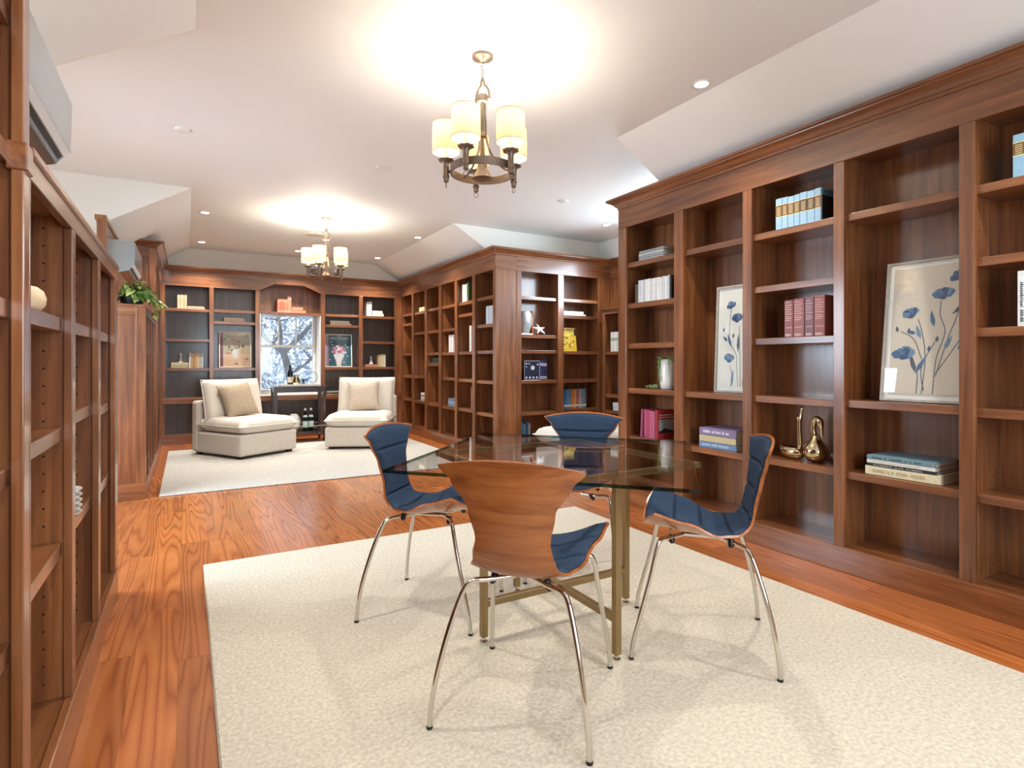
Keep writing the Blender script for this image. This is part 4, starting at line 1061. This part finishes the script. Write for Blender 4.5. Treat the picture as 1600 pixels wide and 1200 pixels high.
for a in ((-hx-.012,-hx+.008,-hy,hy),(hx-.008,hx+.012,-hy,hy)): MB().box(*a,.715,.775).build('apron', wood_dark, ct)
MB().box(-hx-.01, hx+.01, -hy-.01, hy+.01, .13, .156).build('lower_shelf', wood_dark, ct)
MB().tube(smooth_path([(-hx,-hy-.02,.235),(hx,-hy-.02,.235),(hx+.02,-hy,.235),(hx+.02,hy,.235),(hx,hy+.02,.235),(-hx,hy+.02,.235),(-hx-.02,hy,.235),(-hx-.02,-hy,.235)],6,True), .007, 8, closed=True).build('guard_rail', chrome, ct, smooth=50)
def bottle(x, y, lab):
    r_ = empty('water_bottle', (x,y,.157), 0, lab, 'bottle', 'green water bottles')
    MB().lathe([(.030,0),(.036,.006),(.037,.16),(.033,.19),(.018,.23),(.0135,.26),(.0135,.30)], 20).build('glass_body', bottle_g, r_, smooth=50)
    MB().lathe([(.0378,.045),(.0378,.135)], 20).build('label', plain('bottle_label', S(206,226,220), .5), r_, smooth=50)
    MB().lathe([(.0338,.192),(.0230,.222),], 16).build('neck_label', plain('neck_label', S(200,214,214), .5), r_, smooth=50)
    MB().lathe([(.015,.285),(.016,.29),(.016,.318),(.002,.32)], 16).build('cap', plain('cap_white', S(220,220,216), .4), r_, smooth=50)
bottle(1.480, 8.54, 'left green water bottle on the lower cart shelf')
bottle(1.563, 8.56, 'right green water bottle on the lower cart shelf')
fv = MB().lathe([(.04,0),(.085,.07),(.095,.13),(.075,.20),(.045,.24),(.03,.235),(.03,.1)], 7)
tag(fv.build('faceted_vase', ceramic, loc=(1.328,8.56,.157)), 'white faceted vase on the lower shelf of the bar cart', 'vase')
tr = empty('tray', (1.398, 8.58, .801), 0, 'pale tray on top of the bar cart', 'tray')
MB().box(-.26,.26,-.15,.15,0,.008).build('base', ceramic, tr, bevel=.002)
for a in ((-.26,.26,-.15,-.142),(-.26,.26,.142,.15),(-.26,-.252,-.142,.142),(.252,.26,-.142,.142)): MB().box(*a,.008,.026).build('rim', ceramic, tr)
def lathe_thing(nm, prof_, loc, m, lab, cat, extra=None, group=None):
    r_ = MB().lathe(prof_, 20).build(nm, m, loc=loc, smooth=50); tag(r_, lab, cat, group); return r_
lathe_thing('candlestick', [(.04,0),(.042,.008),(.012,.02),(.009,.1),(.012,.18),(.02,.20),(.016,.205),(.0,.2)], (1.193,8.54,.81), crystal, 'clear slender candlestick at the left of the cart tray', 'candlestick')
wb = lathe_thing('wine_bottle', [(.034,0),(.037,.006),(.037,.17),(.03,.2),(.014,.235),(.013,.29)], (1.283,8.60,.81), plain('dark_glass', S(22,26,30), .1), 'dark wine bottle on the bar cart', 'bottle')
MB().lathe([(.0376,.04),(.0376,.12)], 20).build('label', plain('wine_label', S(214,206,190), .6), wb, smooth=50)
jg = lathe_thing('cocktail_jug', [(.035,0),(.048,.02),(.05,.06),(.035,.1),(.03,.13),(.036,.15),(.03,.15),(.025,.13)], (1.358,8.54,.81), brass, 'small brass jug on the bar cart', 'jug')
MB().tube(smooth_path([(.034,0,.13),(.075,0,.11),(.07,0,.06),(.046,0,.04)],5), .005, 8).build('handle', brass, jg, smooth=50)
for i, (x_, y_) in enumerate(((1.428,8.51),(1.488,8.60))):
    lathe_thing('tumbler', [(.03,0),(.036,.004),(.04,.09),(.037,.09),(.033,.01),(.0,.008)], (x_,y_,.81), crystal, ['front','rear'][i]+' clear tumbler in the middle of the cart tray', 'glass', group='tumblers on the cart')
rg = empty('ring_ornament', (1.593, 8.58, .81), 0, 'clear glass ring ornament on the right of the bar cart', 'ornament')
MB().tube([(.06*math.cos(a*math.pi/12), 0, .11+.075*math.sin(a*math.pi/12)) for a in range(24)], .013, 10, closed=True).build('ring', crystal, rg, smooth=60)
MB().box(-.035,.035,-.025,.025,0,.03).build('foot', crystal, rg, bevel=.003)
# on the counter and sill
for i in range(4):
    tag(MB().lathe([(.03,0),(.06,.004),(.085,.016),(.086,.019),(.06,.008),(.0,.006)], 24).build('plate', ceramic, loc=(1.03, 9.26, .661+.0165*i), smooth=60), ['bottom','second','third','top'][i]+' white plate of the stack on the window sill', 'plate', 'plates on the window sill')
for i, (rgb, nm) in enumerate((((60,60,64),'charcoal'),((190,186,178),'pale grey'),((44,44,48),'black'))):
    book(KF, 2.20+.01*i, .04, .640+i*.0235, .023, .24, .2, rgb, nm+' magazine on the counter right of the bar cart', 'magazines on the counter', lying=True, name='magazine')
bxm = empty('typewriter', place(KF, .716, .05, .640), 0, 'small black typewriter on the counter behind the left lounge chair', 'typewriter')
MB().box(0,.24,0,.16,0,.10).build('body', black_p, bxm, bevel=.012); MB().tube([(-.02,.10,.20),(.26,.10,.20)], .018, 12).build('roller', black_p, bxm, smooth=50)
MB().prism([(.02,.06,.10),(.22,.06,.10),(.22,.12,.19),(.02,.12,.19)], (0,.02,0)).build('type_cover', black_p, bxm)
for k in range(9):
    MB().lathe([(.007,0),(.008,.004),(.006,.006)], 10, (.02+.025*k,.03,.10)).build('key', ceramic, bxm)
    MB().lathe([(.007,0),(.008,.004),(.006,.006)], 10, (.02+.025*k,.085,.232)).build('paper_key', ceramic, bxm)

# ------------------------------------------------------------------ air conditioners
def ac(name, y0, y1, z, lab):
    r_ = empty(name, (WL, y0, z), 0, lab, 'air conditioner', 'wall-mounted air conditioners'); L = y1-y0
    body = [(0,0,.02),(0,0,.262),(.19,0,.262),(.209,0,.25),(.206,0,.07),(.165,0,.018),(.10,0,.0),(.03,0,.004)]
    MB().prism(body, (0,L,0)).build('body', white_p, r_, bevel=.003)
    MB().prism([(.2092,-.002,.252),(.214,-.002,.246),(.210,-.002,.064),(.2062,-.002,.066)], (0,L+.004,0)).build('front_panel', silver, r_)
    for yy in (-.004, L+.0005): MB().prism([(0.002,yy,.018),(0.002,yy,.264),(.19,yy,.264),(.209,yy,.25),(.206,yy,.07),(.165,yy,.016),(.10,yy,-.002)], (0,.0035,0)).build('end_cap', silver, r_)
    def strip(p, q, off, nm, m):      # a strip laid on the slanted underside
        dx, dz = q[0]-p[0], q[1]-p[1]; L_ = math.hypot(dx, dz); nx, nz = -dz/L_*off, dx/L_*off
        if nz > 0: nx, nz = -nx, -nz
        MB().prism([(p[0],.012,p[1]),(q[0],.012,q[1]),(q[0]+nx,.012,q[1]+nz),(p[0]+nx,.012,p[1]+nz)], (0,L-.024,0)).build(nm, m, r_)
    strip((.2055,.0695),(.187,.046),.006,'louver',plain('louver_white', S(236,238,240), .25))
    strip((.186,.0447),(.174,.0296),.001,'air_slot',black_p)
    strip((.173,.0283),(.165,.018),.004,'drum_edge',silver)
    strip((.164,.0178),(.104,.0011),.006,'lower_louver',plain('brushed_grey', S(128,122,114), .2, metal=.8))
    return r_
ac('air_conditioner', 1.75, 2.64, 1.855, 'near wall-mounted air conditioner above the low left bookcase')
ac('air_conditioner', 5.64, 6.42, 1.885, 'far wall-mounted air conditioner above the trailing plant')

# ------------------------------------------------------------------ chandeliers
def chandelier(x, y, rot, lab):
    r_ = empty('chandelier', (x, y, ZC), rot, lab, 'chandelier', 'five-shade chandeliers')
    MB().lathe([(.0,-.034),(.012,-.034),(.02,-.026),(.036,-.022),(.055,-.013),(.058,0),(.0,0)], 24).build('canopy', bronze, r_, smooth=40)
    for k in range(5):
        c = -.046-.0185*k
        pts = [(.0075*math.cos(a*math.pi/6), 0, c+.0135*math.sin(a*math.pi/6)) for a in range(12)]
        if k % 2: pts = [(0, p[0], p[2]) for p in pts]
        MB().tube(pts, .002, 6, closed=True).build('chain_link', bronze, r_)
    MB().tube(smooth_path([(-.046,0,-.235),(-.046,0,-.205),(-.034,0,-.175),(-.014,0,-.155),(-.008,0,-.13),(0,0,-.122),(.008,0,-.13),(.014,0,-.155),(.034,0,-.175),(.046,0,-.205),(.046,0,-.235)],4), .0062, 8).build('shackle', bronze, r_, smooth=60)
    MB().lathe([(.0,-.205),(.026,-.207),(.03,-.215),(.03,-.245),(.024,-.252),(.0,-.252)], 20).build('collar', bronze, r_, smooth=40)
    MB().tube([(-.056,0,-.236),(.056,0,-.236)], .005, 8).build('cross_pin', bronze, r_)
    zr_ = -.607
    for k in range(3):
        a = k*2*math.pi/3+.9
        f_ = lambda q, z: (q*math.cos(a), q*math.sin(a), z)
        MB().tube(smooth_path([f_(.014,-.24),f_(.016,-.36),f_(.022,-.44),f_(.045,-.51),f_(.10,-.575),f_(.16,zr_)],5), .0055, 8).build('strap', bronze, r_, smooth=60)
    MB().lathe([(.02,-.405),(.024,-.41),(.024,-.425),(.02,-.43)], 16).build('strap_ring', bronze, r_, smooth=40)
    MB().lathe([(.008,-.25),(.009,-.45),(.014,-.53),(.022,-.56),(.03,-.60),(.052,-.642),(.054,-.648),(.05,-.648),(.0,-.60)], 24).build('bell', bronze, r_, smooth=50)
    MB().lathe([(.162,zr_-.02),(.170,zr_-.02),(.170,zr_+.02),(.162,zr_+.02),(.162,zr_-.02)], 48).build('ring', bronze, r_, smooth=40)
    for k in range(5):
        a = k*2*math.pi/5
        c = (.195*math.cos(a), .195*math.sin(a), 0)
        arm = MB().lathe([(.006,-.665),(.014,-.66),(.014,-.64),(.018,-.637),(.018,-.63),(.0155,-.625),(.0155,-.57),(.02,-.562),(.024,-.553)], 16, c).build('socket', bronze, r_, smooth=40)
        MB().tube([(.168*math.cos(a),.168*math.sin(a),zr_),(.183*math.cos(a),.183*math.sin(a),zr_)], .008, 8).build('bracket', bronze, arm)
        MB().lathe([(.02,-.558),(.036,-.552),(.041,-.545),(.038,-.541),(.02,-.548)], 32, c, wob=lambda i, t: .10*math.sin(t*8) if i in (1,2,3) else 0).build('drip_cup', bronze, arm, smooth=50)
        MB().tube([(c[0]+.012*math.cos(q*math.pi/8)*math.sin(a), c[1]-.012*math.cos(q*math.pi/8)*math.cos(a), -.679+.013*math.sin(q*math.pi/8)) for q in range(16)], .002, 6, closed=True).build('finial_ring', bronze, arm)
        MB().lathe([(.0105,-.548),(.0105,-.455),(.0,-.453)], 14, c).build('candle_sleeve', plain('candle_sleeve', S(240,228,204), .5), arm, smooth=40)
        MB().lathe([(.008,-.452),(.016,-.435),(.017,-.42),(.01,-.40),(.0,-.392)], 12, c).build('bulb', bulb_m, arm, smooth=60)
        sh = MB().lathe([(.073,-.505),(.074,-.505),(.071,-.352),(.070,-.352),(.073,-.505)], 40, c).build('shade', shade_m, arm, smooth=40)
        for zz_, rr_ in ((-.505,.0745),(-.352,.0715)):
            MB().tube([(c[0]+rr_*math.cos(q*math.pi/18), c[1]+rr_*math.sin(q*math.pi/18), zz_) for q in range(36)], .0022, 6, closed=True).build('shade_trim', plain('shade_trim', S(206,194,172), .7), sh)
        ld = bpy.data.lights.new('bulb_light', 'POINT'); ld.energy = LAMP*(1.6 if y > 5 else 1); ld.color = WARM; ld.shadow_soft_size = .02
        lo = bpy.data.objects.new('bulb_light', ld); col.objects.link(lo); lo.parent = arm; lo.location = (c[0], c[1], -.375)
    return r_
# arm angles as the camera sees them
def arm0(theta):  # theta measured from camera right towards the camera
    return -math.atan(508/881) - theta
chandelier(1.356, 2.664, arm0(R(40)), 'five-shade chandelier hanging over the glass table')
chandelier(1.360, 6.538, arm0(R(22)), 'five-shade chandelier hanging over the lounge chairs')

# ------------------------------------------------------------------ ceiling fittings
def downlight(x, y, lab):
    r_ = empty('recessed_light', (x, y, ZC), 0, lab, 'ceiling light', 'recessed ceiling lights')
    MB().lathe([(.038,-.001),(.040,-.005),(.056,-.004),(.060,-.0005),(.058,0)], 28).build('trim_ring', white_p, r_, smooth=40)
    MB().lathe([(.0,-.0045),(.030,-.004),(.037,-.002),(.037,0)], 24).build('lens', led, r_, smooth=40)
    ld = bpy.data.lights.new('downlight', 'SPOT'); ld.energy = DOWN*(1.7 if y > 6 else .9); ld.color = (1,.96,.90); ld.spot_size = R(115); ld.spot_blend = .7; ld.shadow_soft_size = .035
    lo = bpy.data.objects.new('downlight', ld); col.objects.link(lo); lo.parent = r_; lo.location = (0,0,-.012)
for (x_, y_, lab) in [(2.594,2.292,'recessed ceiling light near the slope over the right bookcase'),(4.282,5.194,'recessed ceiling light in the bay beside the tall right bookcase'),
        (.168,6.944,'nearer recessed light on the left beyond the sloped ceiling corner'),(.172,8.664,'farther recessed light on the left near the back gable'),
        (2.598,6.951,'recessed light over the right lounge chair near the slope'),(2.566,8.628,'recessed light in the far right corner of the ceiling'),
        (1.403,8.659,'recessed light behind the far chandelier'),(.168,2.292,'recessed ceiling light out of frame above the near left bookcase'),
        (.168,.6,'recessed ceiling light out of frame over the rug at left'),(2.594,.6,'recessed ceiling light out of frame over the rug at right'),(-1.4,4.6,'recessed ceiling light out of frame in the left bay')]:
    downlight(x_, y_, lab)
tag(MB().lathe([(.0,-.016),(.03,-.016),(.045,-.010),(.048,0),(.0,0)], 24).build('smoke_detector', white_p, loc=(-.027,4.542,ZC), smooth=40), 'white round smoke detector on the ceiling at left', 'smoke detector')
tag(MB().lathe([(.0,-.012),(.035,-.012),(.045,-.006),(.048,0),(.0,0)], 24).build('ceiling_sensor', white_p, loc=(3.28,4.646,ZC), smooth=40), 'white round sensor on the bay ceiling', 'sensor')
tag(MB().box(-.05,.05,-.035,.035,-.01,0).build('sprinkler_cover', white_p, loc=(1.408,4.59,ZC), bevel=.003), 'small rectangular white cover plate on the ceiling', 'cover plate')
sp = tag(MB().lathe([(.0,-.006),(.105,-.006),(.108,-.003)], 40).build('ceiling_speaker', plain('speaker_grille', S(206,200,190), .7), loc=(1.396,7.474,ZC), smooth=40), 'round flush ceiling speaker near the far chandelier', 'speaker')
MB().lathe([(.108,0),(.108,-.007),(.120,-.006),(.122,0)], 40).build('trim_ring', white_p, sp, smooth=40)

# ------------------------------------------------------------------ outside the far window
snow = plain('snow', S(226,232,240), .9)
tag(MB().box(-14, 18, 9.9, 40, -3.2, -3.0).build('snowy_ground', snow), 'snow covered ground beyond the window', 'ground', kind='structure')
tree = empty('tree', (1.9, 13.0, -3.0), 0, 'bare frosted tree outside the far window', 'tree')
rd = random.Random(21)
trunk = smooth_path([(.25,0,0),(.2,0,1.5),(.12,.0,3.2),(.0,0,4.0),(-.15,0,4.5)], 5)
MB().tube(trunk, [.115-.0025*k for k in range(len(trunk))], 10).build('trunk', bark, tree, smooth=60)
def branch(p, d, L, r0):
    pts = [Vector(p)]
    dd = Vector(d).normalized()
    for k in range(6):
        dd = (dd+Vector((rd.uniform(-.25,.25), rd.uniform(-.15,.15), rd.uniform(-.08,.22)))).normalized()
        pts.append(pts[-1]+dd*L/6)
    return pts, [r0*(1-.13*k) for k in range(7)]
mains = [((-.1,0,4.35),(-.7,0,.6),1.7,.05),((-.1,0,4.35),(.8,.1,.65),2.4,.055),((.05,0,3.9),(.75,0,.35),1.6,.03),((.1,0,3.5),(-.9,0,.05),1.5,.025),((-.15,0,4.5),(.1,0,1),1.6,.035)]
twigs = MB()
for (p, d, L, r0) in mains:
    P, rr = branch(p, d, L, r0)
    MB().tube(smooth_path(P,3), [rr[min(6,int(k/3))] for k in range(19)], 8).build('branch', bark, tree, smooth=60)
    for q in P[1:]:
        for _ in range(7):
            T_, r2 = branch(q, (rd.uniform(-1,1), rd.uniform(-.6,.6), rd.uniform(-.5,1)), rd.uniform(.3,.8), .010)
            twigs.tube(T_, r2, 4)
tag(twigs.build('twigs', bark, tree), kind='stuff')
fr_ = MB()
for k in range(9000):
    x_ = rd.uniform(-2.2, 5.2); y_ = rd.uniform(14.2, 17.5); z_ = rd.uniform(-1.0, 3.0) if k % 3 else rd.uniform(-1.0,1.6)
    s_ = rd.uniform(.025,.075); a = rd.uniform(0,3.1); b_ = rd.uniform(-1,1)
    u_ = Vector((math.cos(a), rd.uniform(-.5,.5), math.sin(a)))*s_; w_ = Vector((-math.sin(a), rd.uniform(-.5,.5), math.cos(a)))*s_*.55
    p = Vector((x_,y_,z_)); fr_.add([p-u_, p-w_, p+u_, p+w_], [(0,1,2,3)], k % 3)
tag(fr_.build('frosted_shrubbery', [plain('frost_white', S(228,233,240), .9), plain('frost_grey', S(156,168,184), .9), plain('frost_blue', S(192,206,222), .9)], weld=False), 'frosted shrubbery filling the view outside the window', 'shrubbery', kind='stuff')
